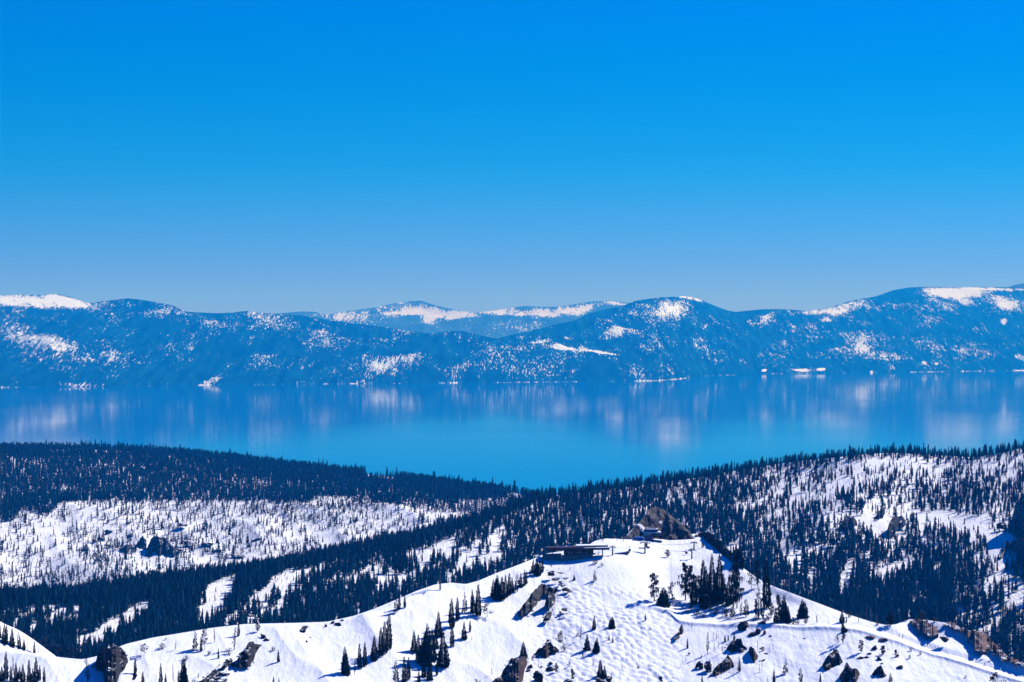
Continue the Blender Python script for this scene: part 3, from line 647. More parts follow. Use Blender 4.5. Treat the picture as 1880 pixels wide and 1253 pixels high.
# ------------------------------------------------------------------ forests
def low_tree(seed, tiers=5, spokes=6, ratio=0.30):
    r = np.random.RandomState(seed); V = []; T = []; n = 0
    for k in range(3):
        a = 2.094 * k; V.append((0.012 * math.cos(a), 0.012 * math.sin(a), -0.06))
    V.append((0, 0, 0.9)); T += [(0, 1, 3), (1, 2, 3), (2, 0, 3)]; n = 4
    for i in range(tiers):
        z = 0.12 + 0.80 * i / tiers; zt = min(1.0, z + 0.30 - 0.02 * i); Rr = ratio * 0.5 * (1 - (z - 0.12)) ** 0.8 * (0.8 + 0.4 * r.rand())
        a0 = r.rand() * 6.28; V.append((0, 0, zt)); ap = n; n += 1
        for k in range(spokes):
            a = a0 + 6.283 * k / spokes; rr = Rr * (0.65 + 0.7 * r.rand()); w_ = 2.3 / spokes
            V.append((rr * math.cos(a - w_), rr * math.sin(a - w_), z - 0.03 * r.rand())); V.append((rr * math.cos(a + w_), rr * math.sin(a + w_), z - 0.05 * r.rand()))
            T.append((ap, n, n + 1)); n += 2
    return np.array(V), np.array(T)
LOWS = [low_tree(i, 5, 6, 0.22 + 0.03 * (i % 3)) for i in range(6)]
TINY = [low_tree(40 + i, 3, 5, 0.30) for i in range(4)]

def forest_mesh(name, pts, H, protos, label, mat, group=None, wvar=0.25):
    Vs = []; Ts = []; o = 0
    pid = rs.randint(0, len(protos), len(pts)); ang = rs.rand(len(pts)) * 6.283; wd = 1 + wvar * (rs.rand(len(pts)) - .5) * 2
    for q, (v, t) in enumerate(protos):
        m = np.where(pid == q)[0]
        if not len(m): continue
        ca, sa = np.cos(ang[m])[:, None], np.sin(ang[m])[:, None]; h = H[m][:, None]; ww = wd[m][:, None]
        X = (v[None, :, 0] * ca - v[None, :, 1] * sa) * h * ww + pts[m, 0][:, None]
        Y = (v[None, :, 0] * sa + v[None, :, 1] * ca) * h * ww + pts[m, 1][:, None]
        Z = v[None, :, 2] * h + pts[m, 2][:, None]
        Vs.append(np.stack([X, Y, Z], -1).reshape(-1, 3))
        Ts.append((t[None] + (np.arange(len(m)) * len(v))[:, None, None]).reshape(-1, 3) + o); o += len(m) * len(v)
    me = mesh_np(name, np.concatenate(Vs), np.concatenate(Ts), [mat])
    ob = link(name, me); tag(ob, label, 'forest', None, 'stuff'); return ob

# --- left plateau
sk = line(lf_sky)
def dens_left(u, v):
    e = 917 + 3 * np.sin(u / 37.) + 8 * sstep(330, 60, u) + 6 * fbm(u / 30, u * 0, 91, 2) + 26 * sstep(170, 40, u) * (0.6 + vnoise(u / 22, u * 0 + 3, 92))
    plat = 1 - sstep(e - 4, e + 10, v)
    n = fbm(u / 26, v / 9, 93, 3)
    clr = blobs(u, v, [(120, 829, 34, 2.6, 1, 1.0), (205, 831, 40, 3.0, 3, 1.3), (50, 829, 20, 2, 0, .6), (30, 851, 40, 8, 0, .42), (80, 856, 30, 6, 0, .35), (200, 862, 34, 8, 5, .45), (230, 864, 8, 6, 0, .5), (115, 904, 26, 6, 0, .6), (30, 912, 30, 8, 0, .35),
        (400, 884, 70, 8, 5, .35), (480, 890, 40, 8, 0, .32), (345, 880, 40, 8, 0, .30), (360, 862, 40, 6, 0, .2), (600, 876, 50, 6, 0, .28), (705, 877, 38, 7, 8, .95), (690, 872, 30, 5, 0, .4), (655, 895, 60, 8, 0, .3), (620, 880, 30, 8, 0, .3), (945, 911, 20, 7, 8, .9), (965, 918, 14, 7, 0, .7), (560, 905, 60, 8, 0, .2), (850, 905, 60, 8, 0, .12), (760, 900, 40, 8, 0, .2)])
    dp = np.clip(1.25 + 0.30 * n - clr * 1.35, 0, 1)
    dfield = np.clip(0.17 + 0.26 * fbm(u / 46, v / 24, 94, 3) + 0.9 * sstep(.16, .42, fbm(u / 13, v / 6, 98, 3)) + 0.30 * sstep(950, 925, v) + blobs(u, v, [(560, 945, 90, 26, 10, .35), (440, 930, 60, 14, 0, .2), (40, 960, 60, 30, 0, .10), (240, 950, 60, 20, 0, .08),
        (600, 985, 60, 18, 0, -.2), (700, 935, 100, 10, 3, .35), (760, 925, 60, 8, 0, .5), (780, 950, 80, 10, 4, -.5), (100, 1000, 60, 30, 0, -.06), (330, 1040, 70, 16, -10, -.08), (400, 1000, 80, 16, -8, .10), (860, 935, 80, 10, 0, .5), (920, 925, 50, 10, 0, .5)]), 0.02, 1)
    dfield = dfield + 0.4 * sstep(1040, 1075, v + 0.0 * u) * sstep(430, 300, u)
    return dp * plat + np.clip(dfield, 0, 1) * (1 - plat), plat
NC = 64000
u = rs.rand(NC) * 1230 - 200; vs = sk(u); v = vs - 1.0 + rs.rand(NC) ** 1.5 * (1100 - vs)
dn, plat = dens_left(u, v)
acc = rs.rand(NC) < np.where(plat > 0.5, dn, dn * 0.55)
hid = v > rg_skyf(u) + 14
acc &= ~hid
ex = np.where(plat > 0.5, 1, 0)
u, v, ex = u[acc], v[acc], ex[acc]
pts = LEFT.at(u, v)
H = np.where(ex > 0, 13 + 12 * rs.rand(len(u)) ** 2, 7 + 14 * rs.rand(len(u)) ** 1.8)
big = rs.rand(len(u)) < 0.05; H = np.where(big & (ex < 1), H + 7, H)
nl = len(u)
forest_mesh('plateau_forest', pts[ex > 0], H[ex > 0], TINY, 'dense dark conifer forest covering the flat left plateau above the lake', M_FOREST, wvar=0.5)
forest_mesh('snowfield_trees', pts[ex < 1], H[ex < 1], TINY, 'hundreds of small scattered conifers dotting the open left snow field', M_FOREST)
# a ragged line of trees behind the plateau's crest
NB = 480
u = rs.rand(NB) * 1220 - 200; b = LEFT.at(u, sk(u)); k = 1 + rs.rand(NB) * 0.03
pts = np.stack([b[:, 0] * k, b[:, 1] * k, b[:, 2] - b[:, 1] * (k - 1) * 0.13], -1)
forest_mesh('crest_forest', pts, 14 + 24 * rs.rand(NB) ** 2.5, LOWS, 'line of conifers along the far crest of the left plateau against the lake', M_FOREST)

# --- forested ridge
def dens_ridge(u, v):
    sky_ = rg_skyf(u); dv = v - sky_
    al = .94 * u - .34 * v; ac = .34 * u + .94 * v
    n = fbm(al / 40, ac / 8, 95, 3) * 1.25 + 0.5 * fbm(u / 9, v / 9, 97, 2); n2 = fbm(u / 60 + v / 80, v / 40, 96, 2)
    d = 0.50 + 0.42 * n + 0.30 * n2
    d = d + sstep(980, 800, u) * sstep(8, 30, dv) * 0.75 * fbm(al / 18, ac / 5, 99, 2)
    # crest belt
    belt = np.interp(u, [-60, 600, 900, 1000, 1200, 1260, 1380, 1500, 1600, 1940], [16, 22, 30, 30, 28, 34, 22, 6, 1, 1])
    d = d + 0.9 * (1 - sstep(belt, belt + 12, dv))
    L = [  # + denser, - clearer
      (1110, 935, 90, 40, -8, .06), (1180, 905, 60, 16, -8, -.1), (1060, 960, 50, 40, 0, .05), (1170, 960, 60, 34, 0, .05), (1115, 990, 80, 20, 0, .1), (960, 1000, 60, 60, 0, .12), (870, 1050, 90, 40, -20, -.1), (720, 1060, 120, 40, -20, -.12),
      (1290, 925, 50, 60, 30, .6), (1340, 900, 60, 20, -15, .4), (1230, 960, 30, 30, 30, .3), (1400, 905, 70, 12, -20, -.10),
      (1460, 930, 90, 26, -25, -.36), (1560, 880, 80, 20, -10, -.34), (1400, 990, 60, 20, -25, -.28), (1440, 1010, 40, 30, -40, -.25), (1590, 850, 90, 14, 3, -.38), (1700, 855, 90, 12, 3, -.30), (1830, 850, 50, 18, 0, -.28), (1500, 850, 30, 8, -10, -.2),
      (1750, 895, 60, 20, 8, .45), (1660, 900, 30, 12, 0, .2), (1850, 910, 40, 24, 0, .1), (1640, 935, 60, 18, 5, -.5), (1730, 948, 60, 16, 8, -1.0), (1790, 962, 40, 22, 20, -.9), (1560, 965, 60, 20, -14, -.5), (1620, 975, 40, 24, -20, -.8), (1500, 960, 50, 12, -25, -.3),
      (1810, 990, 20, 20, 0, -.4), (1690, 1000, 60, 14, -10, .25), (1540, 1060, 26, 44, 22, .5), (1552, 1070, 9, 34, 12, -1.3), (1655, 1040, 42, 9, -16, -1.2), (1625, 1045, 40, 6, -16, -.8), (1490, 1060, 8, 14, 0, -1.2), (1470, 1035, 26, 8, -30, -.6),
      (1700, 1105, 130, 44, 0, .22), (1480, 1105, 60, 44, 0, .22), (1420, 1060, 30, 40, 0, .05), (1610, 1105, 60, 36, 0, .2), (1800, 1090, 50, 40, -35, -.25), (1850, 1120, 60, 9, -38, -.9), (1870, 1150, 30, 16, -38, -.7), (1760, 1130, 20, 12, -50, -.5), (1775, 1150, 14, 8, -50, -.5), (1840, 1080, 26, 14, -38, -.5), (1845, 1020, 36, 30, -40, -1.2),
      (690, 975, 200, 12, -16, .6), (850, 970, 90, 26, -12, .5), (950, 950, 60, 40, 0, .55), (700, 1010, 160, 18, -16, .3), (600, 1025, 60, 14, -12, -.2), (570, 1018, 40, 10, -15, -1.0), (530, 1030, 40, 9, -35, -.9), (560, 1060, 20, 24, -60, -.45), (480, 1110, 70, 10, -38, -.9), (455, 1130, 30, 8, -38, -.6), (520, 1120, 6, 26, 12, -.8), (600, 1090, 60, 40, -30, .3), (500, 1065, 60, 14, -30, .15),
      (650, 1100, 60, 8, -40, -.3), (700, 1095, 40, 8, -40, -.3), (770, 1030, 50, 16, -30, -.2), (820, 1010, 40, 12, -30, -.25), (910, 1010, 14, 30, 10, -.5), (1010, 1000, 10, 30, 0, -.35), (860, 1040, 14, 20, 10, -.3),
      (305, 1066, 34, 6, -5, -.9), (240, 1078, 60, 4, -12, -.5), (160, 1096, 26, 4, -15, -.7), (120, 1107, 22, 5, -20, -.5), (100, 1120, 12, 10, 0, -.9), (120, 1135, 20, 5, -35, -.6), (135, 1150, 14, 6, 0, -.6), (60, 1110, 60, 6, -20, -.3), (160, 1180, 10, 10, 0, -.4), (250, 1110, 90, 20, -25, .5), (200, 1150, 60, 20, -30, .45),
      (215, 1160, 70, 13, -36, -1.3), (180, 1185, 40, 13, -30, -1.0), (255, 1130, 26, 16, -50, -1.1), (320, 1120, 60, 50, 0, .4), (335, 1090, 60, 20, 0, .3), (400, 1105, 26, 40, 20, -1.2), (420, 1078, 30, 12, -38, -.9), (378, 1140, 22, 20, 0, -1.1), (465, 1080, 22, 40, 35, .6), (440, 1110, 26, 22, 0, .3), (440, 1060, 40, 6, -20, -.7), (80, 1170, 60, 40, 0, .05), (720, 1035, 280, 60, -16, -.10), (350, 1100, 120, 50, 0, -.08), (1700, 1110, 200, 60, 0, -.08), (130, 1130, 150, 44, -8, -.42), (560, 1085, 120, 30, -30, -.30), (60, 1150, 60, 20, -30, -.2), (15, 1130, 40, 20, 0, .1)]
    d = d + blobs(u, v, L)
    dd = sstep(0.05, 0.95, d + 0.16)
    open_ = sstep(1000, 1250, u) * 0.24 * sstep(-0.6, 0.1, d)
    return np.clip(np.maximum(dd, 0.03 + open_), 0, 1)
NC = 46000
u = rs.rand(NC) * 2400 - 240; sky_ = rg_skyf(u); t = rs.rand(NC)
v = sky_ - 0.5 + t ** 1.25 * (1235 - sky_)
kmax = np.where(u < 140, line(sp_sky)(u), KSKY(u)); kmax = np.maximum.reduce([KSKY(u)]) 
acc = (rs.rand(NC) < dens_ridge(u, v))
u, v = u[acc], v[acc]
base = rg_skyf(u)
hpx = np.interp(v, [820, 860, 920, 1000, 1080, 1200], [15, 17, 20, 25, 33, 42]) * np.interp(u, [-50, 500, 900, 1100], [.80, .80, .9, 1.0])
hpx = hpx * (0.42 + 0.85 * rs.rand(len(u)) ** 1.2)
dgen = dens_ridge(u, v); hpx = np.where(dgen < 0.2, hpx * 0.55, hpx)
vis = (v - hpx) < KSKY(u) + 3
u, v, hpx = u[vis], v[vis], hpx[vis]
pts = RIDGE.at(u, v); H = hpx / F * pts[:, 1]
# the largest ones in view become trees of their own
vis_top = (v < KSKY(u) + 4)
score = np.where(vis_top & (u > 0) & (u < 1880), hpx * (0.8 + 0.2 * rs.rand(len(u))), 0)
order = np.argsort(-score); ind = order[:150]; rest = order[150:]
MIDS = [mesh_np('conifer', *tris_join([conifer(400 + i, 0.24 + 0.03 * (i % 3), 16, 6, 0.07, 0.35, 0.75)[1], (lambda q: (q[0], q[1], q[2]))(conifer(400 + i, 0.2, 1, 3)[0])])[:2], [M_FOREST]) for i in range(6)]
def zone(u_, v_):
    if u_ > 1700: return ('dark conifer in the deep forest under the right cliffs', 'conifers under the right cliffs')
    if u_ > 1380: return ('dark conifer in the deep valley forest behind the right shoulder', 'conifers of the right valley forest')
    if u_ > 900: return ('dark conifer of the forest directly behind the summit', 'conifers behind the summit')
    if u_ > 500: return ('dark conifer of the forest behind the left skyline', 'conifers behind the left skyline')
    return ('dark conifer in the gully forest behind the low left crest', 'conifers of the left gully forest')
for n_, i in enumerate(ind):
    o = link('conifer', MIDS[n_ % 6], None, pts[i] - np.array([0, 0, .3]), (0, 0, rnd.uniform(0, 6.28)), (H[i] * rnd.uniform(.85, 1.15),) * 2 + (H[i],))
    lb, gr = zone(u[i], v[i]); tag(o, lb, 'conifer', gr)
forest_mesh('ridge_forest', pts[rest], H[rest], LOWS, 'mixed dense and open conifer forest over the whole middle ridge', M_FOREST, wvar=0.5)
NB = 1800
u = rs.rand(NB) * 2400 - 240; b = RIDGE.at(u, rg_skyf(u)); k = 1 + rs.rand(NB) * 0.05
pts = np.stack([b[:, 0] * k, b[:, 1] * k, b[:, 2] - b[:, 1] * (k - 1) * 0.11], -1)
hh = np.interp(u, [-50, 600, 1000, 1940], [17, 17, 18, 20]) * (0.45 + 0.9 * rs.rand(NB) ** 1.6) * b[:, 1] / F
forest_mesh('ridge_crest_forest', pts, hh, LOWS, 'line of conifers along the crest of the middle ridge against the lake', M_FOREST)
# brown leafless clump behind the left saddle
PROTO['W'] = [mk_pair('fir', conifer(500 + i, 0.42, 20, 6, 0.1, 0.5, 0.6, sparse=0.3), M_BARK, M_BROWN2) for i in range(3)]
KINDN['W'] = ('fir_tree', 'fir'); LOOK['W'] = 'brownish ragged fir'
wl = [('W', 62, 1222, 46), ('W', 74, 1226, 44), ('W', 84, 1222, 50), ('F', 92, 1232, 44), ('W', 100, 1230, 46), ('W', 109, 1232, 40), ('F', 116, 1236, 40), ('W', 126, 1234, 44), ('W', 134, 1234, 34), ('F', 143, 1236, 34), ('W', 50, 1216, 44), ('F', 38, 1212, 50)]
for t, lb in zip(wl, describe(wl, 'behind the left saddle')):
    plant(RIDGE, t[0], t[1], t[2], t[3], 1.0, lb, 'trees behind the left saddle')
print('TREES', nl, len(pts), len(rest))

# ------------------------------------------------------------------ rocks
def ico(sub):
    bm = bmesh.new(); bmesh.ops.create_icosphere(bm, subdivisions=sub, radius=1.0)
    v = np.array([x.co[:] for x in bm.verts]); f = np.array([[q.index for q in p.verts] for p in bm.faces]); bm.free(); return v, f
ICO3 = ico(4)
def n3(p, sc, seed):
    return (fbm(p[:, 0] * sc + 3 * p[:, 2] * sc * .3, p[:, 1] * sc + p[:, 2] * sc * .8, seed, 4) + fbm(p[:, 2] * sc + 7, p[:, 0] * sc - p[:, 1] * sc * .6, seed + 5, 4)) * 0.5
def rock_mesh(seed, mat):
    r = np.random.RandomState(seed); v, f = ICO3[0].copy(), ICO3[1]
    for k in range(16):
        n = r.randn(3); n[2] *= 0.7; n /= np.linalg.norm(n); h = 0.52 + 0.32 * r.rand()
        q = v @ n; over = np.clip(q - h, 0, None); v = v - over[:, None] * n
    v = v * (1 + 0.62 * n3(v, 1.7, seed))[:, None]; v = v * (1 + 0.18 * n3(v, 5.0, seed + 9))[:, None]
    st = np.abs(np.sin(v[:, 2] * 9 + 4 * n3(v, 1.3, seed + 3))) * 0.06; v = v * (1 + st)[:, None]
    v = v / np.abs(v).max(0)
    return mesh_np('rock', v, f, [mat], False)
ROCKS = {k: [rock_mesh(600 + 20 * i + j, m) for j in range(6)] for i, (k, m) in enumerate([('d', M_RDARK), ('g', M_RGREY), ('b', M_RBROWN), ('p', M_RPINK)])}
rk = 0
def rock(sheet, kind, u, v, wpx, hpx, parent=None, label=None, name='rock', group=None, tilt=0.0, deep=0.8):
    global rk; rk += 1
    g = sheet.pt(u, v + hpx * 0.42); s_ = g.y / F
    sx = wpx * 0.56 * s_; sz = hpx * 0.56 * s_; sy = max(sx * deep, sz * 0.7)
    yc = g.y + sy * 0.55
    loc = Vector(((u - 940) / F * yc, yc, CAMZ - (v - HOR) / F * yc))
    o = link(name, ROCKS[kind][rk % 6], parent, loc, (0, R(tilt + rnd.uniform(-8, 8)), R(rnd.choice([0, 180]) + rnd.uniform(-12, 12))), (sx, sy, sz))
    if label: tag(o, label, 'rock', group)
    return o
def outcrop(sheet, name, kind, label, lst, group=None, cat='rock outcrop', debris=0):
    e = bpy.data.objects.new(name, None); C.objects.link(e); tag(e, label, cat, group)
    allr = list(lst)
    for _ in range(debris):
        a = rnd.choice(lst); allr.append((a[0] + rnd.gauss(0, a[2] * .8), a[1] + rnd.gauss(0, a[3] * .7), a[2] * rnd.uniform(.12, .3), a[3] * rnd.uniform(.12, .3)))
    for q in allr:
        kd = q[4] if len(q) > 4 and isinstance(q[4], str) else kind
        rock(sheet, kd, q[0], q[1], q[2], q[3], e, tilt=(q[5] if len(q) > 5 else 0))
    return e
rock(KN, 'd', 247, 1243, 9, 14, None, 'small dark pointed rock just right of the big left boulder')
outcrop(KN, 'scattered_rocks', 'd', 'patchy low rocks right below the slanting rock rib', [(408, 1236, 18, 6), (400, 1246, 14, 7), (413, 1249, 12, 6), (420, 1238, 6, 4)], debris=6)
outcrop(KN, 'rock_pair', 'd', 'two dark rocks with a bush-like outline above the ledge rocks', [(483, 1170, 10, 13), (489, 1177, 11, 9)])
outcrop(KN, 'crest_rocks', 'g', 'low rocks breaking the snow just under the long left crest', [(556, 1158, 15, 10), (560, 1151, 12, 4), (492, 1160, 10, 4), (505, 1158, 12, 4), (524, 1155, 4, 3), (536, 1154, 4, 3)])
outcrop(KN, 'crest_rubble', 'd', 'small dark rubble cluster beneath the left crest beside the ski tracks', [(620, 1146, 14, 9), (611, 1143, 7, 6), (629, 1139, 7, 4), (641, 1141, 7, 3), (598, 1149, 5, 6)], debris=4)
outcrop(KN, 'slope_stones', 'd', 'short string of small stones in the middle of the left slope', [(563, 1180, 5, 9), (573, 1199, 8, 8), (579, 1203, 5, 5), (569, 1171, 6, 3)])
outcrop(KN, 'broken_rocks', 'g', 'patchy broken grey rocks at the head of the mogul slope', [(1012, 1054, 13, 10), (1030, 1052, 14, 3.5), (1020, 1064, 13, 5), (1037, 1062, 14, 5, 'b'), (1028, 1069, 8, 4), (1040, 1082, 17, 7, 'b'), (1046, 1087, 9, 4), (1033, 1075, 10, 5)], debris=16)
outcrop(KN, 'rock_specks', 'g', 'loose patch of small rocks beside the mogul field', [(1036, 1120, 11, 6), (1034, 1127, 8, 4), (1028, 1124, 5, 3), (1041, 1127, 5, 3)], debris=10)
outcrop(KN, 'round_rocks', 'b', 'two small round brown rocks stacked below the brown rock pile', [(973, 1225, 11, 11), (969, 1232, 10, 9)])
outcrop(KN, 'brown_stones', 'b', 'pair of brown stones, the upper one smaller, in bottom centre snow', [(1011, 1219, 8, 8), (1010, 1229, 15, 11)])
rock(KN, 'b', 990, 1245, 23, 26, None, 'tall brown pointed boulder at the bottom edge')
rock(KN, 'b', 1044, 1253, 20, 11, None, 'low brown boulder under the sparse pine at the bottom edge')
outcrop(KN, 'maroon_rocks', 'b', 'maroon rocks at the foot of the dense bottom fir', [(1102, 1251, 20, 12), (1116, 1247, 16, 15)])
rock(KN, 'd', 994, 1225, 5, 4, None, 'tiny stone beside a thin snag in the bottom centre')
outcrop(KN, 'bowl_rocks_upper', 'b', 'brown rocks directly under the snow lip in the bowl', [(1364, 1150, 19, 18), (1357, 1152, 10, 14), (1369, 1146, 8, 10)])
rock(KN, 'b', 1399, 1144, 17, 10, None, 'reddish flat boulder on the lip edge by shrubs')
outcrop(KN, 'arched_rocks', 'b', 'arched cluster of rocks right of the rocks under the lip', [(1384, 1165, 20, 14), (1392, 1161, 10, 16), (1378, 1166, 8, 9), (1403, 1164, 7, 13), (1415, 1170, 7, 6), (1411, 1175, 4, 4)])
rock(KN, 'd', 1399, 1215, 13, 10, None, 'squat dark rock at the foot of the bowl pillar')
rock(KN, 'b', 1299, 1225, 14, 24, None, 'upright brown boulder between the low bowl rocks')
outcrop(KN, 'leaning_rocks', 'd', 'leaning rocks at the left end of the bowl rocks', [(1286, 1221, 10, 16, 'b', 20), (1280, 1222, 6, 12, 'd', 20)])
rock(KN, 'd', 1399, 1192, 9, 7, None, 'small dark round rock under thin trees in the bowl')
rock(KN, 'd', 1405, 1202, 13, 7, None, 'flat dark rock with snow on top in the bowl')
rock(KN, 'd', 1265, 1200, 5, 4, None, 'tiny lone stone in the shaded bowl')
rock(KN, 'd', 1213, 1247, 8, 10, None, 'small dark rock at the bottom of the mogul slope')
rock(KN, 'd', 1193, 1155, 4, 3, None, 'tiny stone beneath the small fir on the moguls')
rock(KN, 'b', 1551, 1160, 15, 18, None, 'red-brown boulder on the lip below the small fir')
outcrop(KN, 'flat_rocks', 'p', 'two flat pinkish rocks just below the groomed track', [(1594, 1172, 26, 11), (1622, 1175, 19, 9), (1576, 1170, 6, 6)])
outcrop(KN, 'snowy_rocks', 'b', 'jumble of small rocks around the bushy tree on the right slope', [(1580, 1212, 14, 12, 'd'), (1591, 1210, 13, 11), (1570, 1213, 12, 8, 'd'), (1597, 1203, 9, 9)], debris=6)
outcrop(KN, 'small_rocks', 'b', 'small brown rocks below the flat pinkish rocks', [(1605, 1191, 12, 13), (1622, 1188, 10, 8), (1622, 1197, 8, 6)], debris=3)
outcrop(KN, 'stacked_rocks', 'b', 'stacked brown rocks right of the bushy tree', [(1614, 1211, 10, 13), (1619, 1220, 12, 8), (1608, 1217, 6, 6)], debris=2)
outcrop(KN, 'sunken_rock', 'd', 'dark rock sunk in a snow hollow on the right slope', [(1654, 1225, 12, 7), (1648, 1226, 6, 3)])
outcrop(KN, 'slope_rocks', 'b', 'brown rock specks left of the sunken rock', [(1645, 1196, 6, 9), (1648, 1204, 7, 4)])
outcrop(KN, 'wedge_rocks', 'd', 'small dark rocks under the snow lip right of the arched cluster', [(1476, 1174, 11, 7), (1470, 1172, 6, 4), (1474, 1179, 10, 3)])
rock(KN, 'd', 1512, 1194, 5, 5, None, 'tiny dark stone above the tall maroon crag')
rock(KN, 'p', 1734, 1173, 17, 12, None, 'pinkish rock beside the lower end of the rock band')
FR = [
      (198, 978, 17, 10, 'wedge-shaped dark rock high on the left snow field'), (200, 1001, 18, 5, 'flat dark rock left of the rounded one'), (238, 984, 12, 9, 'small dark rock above the rounded one'), (345, 995, 27, 7, 'flat dark rock band right of the largest cliff'),
      (382, 999, 26, 8, 'second flat dark rock band right of the largest cliff'), (435, 1022, 28, 9, 'dark rock just above the lower forest edge'), (472, 992, 22, 9, 'ragged dark rock at the right of the snow field'), (335, 963, 18, 7, 'dark rock near the upper edge of the snow field'), (150, 1009, 16, 5, 'thin dark rock at the left of the snow field'), (45, 1031, 11, 5, 'small dark rock at far left of the snow field'), (400, 1011, 14, 6, 'small dark rock below the second flat band'), (457, 1003, 9, 9, 'small dark rock left of the ragged one')]
for a in FR: rock(LEFT, 'd', a[0], a[1], a[2], a[3], None, a[4], 'cliff_rock', 'dark rocks on the left snow field')
rock(RIDGE, 'd', 1511, 984, 15, 16, None, 'small dark crag low on the left of the right ridge face', 'crag')
rock(RIDGE, 'd', 1592, 978, 11, 14, None, 'small dark crag between the round and the double crag', 'crag')
rock(RIDGE, 'd', 1838, 965, 20, 14, None, 'dark rock left of the huge right cliff', 'crag')


ROCKMAT = {'d': M_RDARK, 'g': M_RGREY, 'b': M_RBROWN, 'p': M_RPINK}
def crag(sheet, name, kind, label, top, bot, amp=1.0, steep=1.3, seed=0, rag=1.0):
    """outcrop with its own steep, broken faces; top and foot outlines as photo columns and rows"""
    u0, u1 = top[0][0], top[-1][0]; tf = line(top); bf = line(bot); W = u1 - u0
    def tj(u):
        e = np.clip(np.minimum(u - u0, u1 - u) / 4, 0, 1)
        return tf(u) + e * rag * (5.0 * fbm(u / 7, u * 0 + seed, 801 + seed, 3))
    def bj(u):
        e = np.clip(np.minimum(u - u0, u1 - u) / 4, 0, 1)
        return np.maximum(bf(u) + e * rag * (5.0 * fbm(u / 6, u * 0 + seed, 831 + seed, 3)), tj(u) + 0.6)
    g = np.linspace(u0, u1, 200); pts = list(zip(g, tj(g)))
    k = sheet.D.mean() / 1500.0; h = max(1.0, float(np.max(bf(g) - tf(g))))
    def rd(u, v):
        t = np.clip((v - tj(u)) / np.maximum(bj(u) - tj(u), 1), 0, 1)
        return k * amp * (2.4 * fbm(u / 9, v / 8, 811 + seed, 3) + 3.2 * (ridged((u + .5 * v) / 13, (v - .3 * u) / 19, 821 + seed, 3) - 0.5)) * np.sin(np.pi * np.clip(t * .85 + .15, 0, 1))
    S_ = Sheet(name, pts, bj, lambda u: sheet.at(u, np.minimum(bj(u) + 1.2, 1329))[:, 1] - 0.4 * k, lambda u, v: steep * (0.75 + 0.7 * vnoise(u / 8, v / 5, 841 + seed)), u0, u1,
               max(16, int(W * 1.8)), max(8, int(h * 1.6)), ROCKMAT[kind], None, (5, 8, 0.9, 16 * k), None, 0, None, 'thing', rd)
    for p_ in S_.obj.data.polygons: p_.use_smooth = False
    tag(S_.obj, label, 'rock outcrop', None, 'thing')
    if sheet is not RIDGE:
        for _ in range(int(4 + W / 4)):
            uu = rnd.uniform(u0 - 4, u1 + 4); vv = float(bf(uu)) + rnd.gauss(1, 3.0) if rnd.random() < .6 else float(tf(uu)) + rnd.gauss(-1, 2.0)
            if vv > 1258 or uu > 1880 or vv < sheet.sky(uu) + 2: continue
            q = rnd.uniform(1.5, 5.5) * (1.0 if W > 20 else .7); rock(sheet, kind, uu, vv, q, q * rnd.uniform(.5, .9), S_.obj)
    return S_
crag(KN, 'rock_tower', 'd', 'big dark craggy boulder rising from the snow in the lower left', [(174,1222),(178,1205),(184,1195),(190,1187),(198,1184),(208,1183),(216,1187),(224,1194),(230,1200),(235,1212)], [(174,1224),(182,1232),(190,1236),(192,1250),(198,1262),(214,1262),(220,1240),(228,1228),(235,1214)], seed=0)
crag(KN, 'rock_ledge', 'd', 'dark humped rock ledge above a slanting rib on the lower left slope', [(426,1221),(432,1213),(440,1204),(446,1196),(452,1190),(458,1181),(466,1179),(474,1182),(480,1184)], [(426,1222),(434,1220),(440,1226),(446,1224),(452,1227),(460,1222),(466,1210),(472,1192),(480,1186)], seed=1)
crag(KN, 'slanting_cliff', 'g', 'long dark slanting cliff slab with broken top below the station', [(951,1126),(956,1118),(966,1104),(974,1090),(984,1080),(994,1074),(1006,1074),(1014,1078),(1024,1080)], [(951,1128),(958,1132),(968,1127),(980,1116),(990,1103),(998,1092),(1008,1087),(1016,1086),(1024,1083)], seed=2)
crag(KN, 'rock_strip', 'g', 'narrow downhill strip of grey rocks left of the moguls', [(1000,1112),(1003,1095),(1008,1086),(1016,1088),(1020,1098)], [(1000,1118),(1006,1120),(1012,1116),(1017,1108),(1020,1104)], seed=3)
crag(KN, 'rock_wall', 'b', 'brown rock wall under the thin left pine at the bottom centre', [(976,1208),(984,1200),(990,1190),(997,1186),(1004,1180),(1012,1180),(1020,1190),(1026,1193)], [(976,1210),(986,1211),(994,1206),(1002,1207),(1010,1204),(1018,1199),(1026,1195)], seed=4)
crag(KN, 'brown_rock_pile', 'b', 'large brown rock pile beneath the dense fir at the bottom', [(903,1252),(912,1244),(920,1238),(924,1226),(934,1217),(944,1207),(956,1206),(966,1208),(968,1216)], [(903,1262),(920,1262),(940,1262),(952,1262),(960,1250),(964,1228),(968,1220)], seed=5)
crag(KN, 'leaning_rock', 'b', 'brown rock leaning out of the curved snow lip', [(1238,1172),(1244,1164),(1248,1152),(1253,1149),(1255,1156)], [(1238,1175),(1246,1172),(1252,1165),(1255,1160)], seed=6)
crag(KN, 'rock_outcrop', 'b', 'broad maroon rock outcrop in the middle of the bowl', [(1334,1190),(1340,1182),(1346,1176),(1354,1172),(1360,1172),(1364,1184),(1372,1192)], [(1334,1194),(1342,1200),(1354,1198),(1362,1200),(1372,1198)], seed=7)
crag(KN, 'rock_pillar', 'b', 'upright dark rock pillar right of the broad bowl outcrop', [(1374,1196),(1376,1188),(1380,1187),(1386,1192),(1392,1204)], [(1374,1200),(1378,1210),(1384,1218),(1390,1214),(1392,1208)], seed=8)
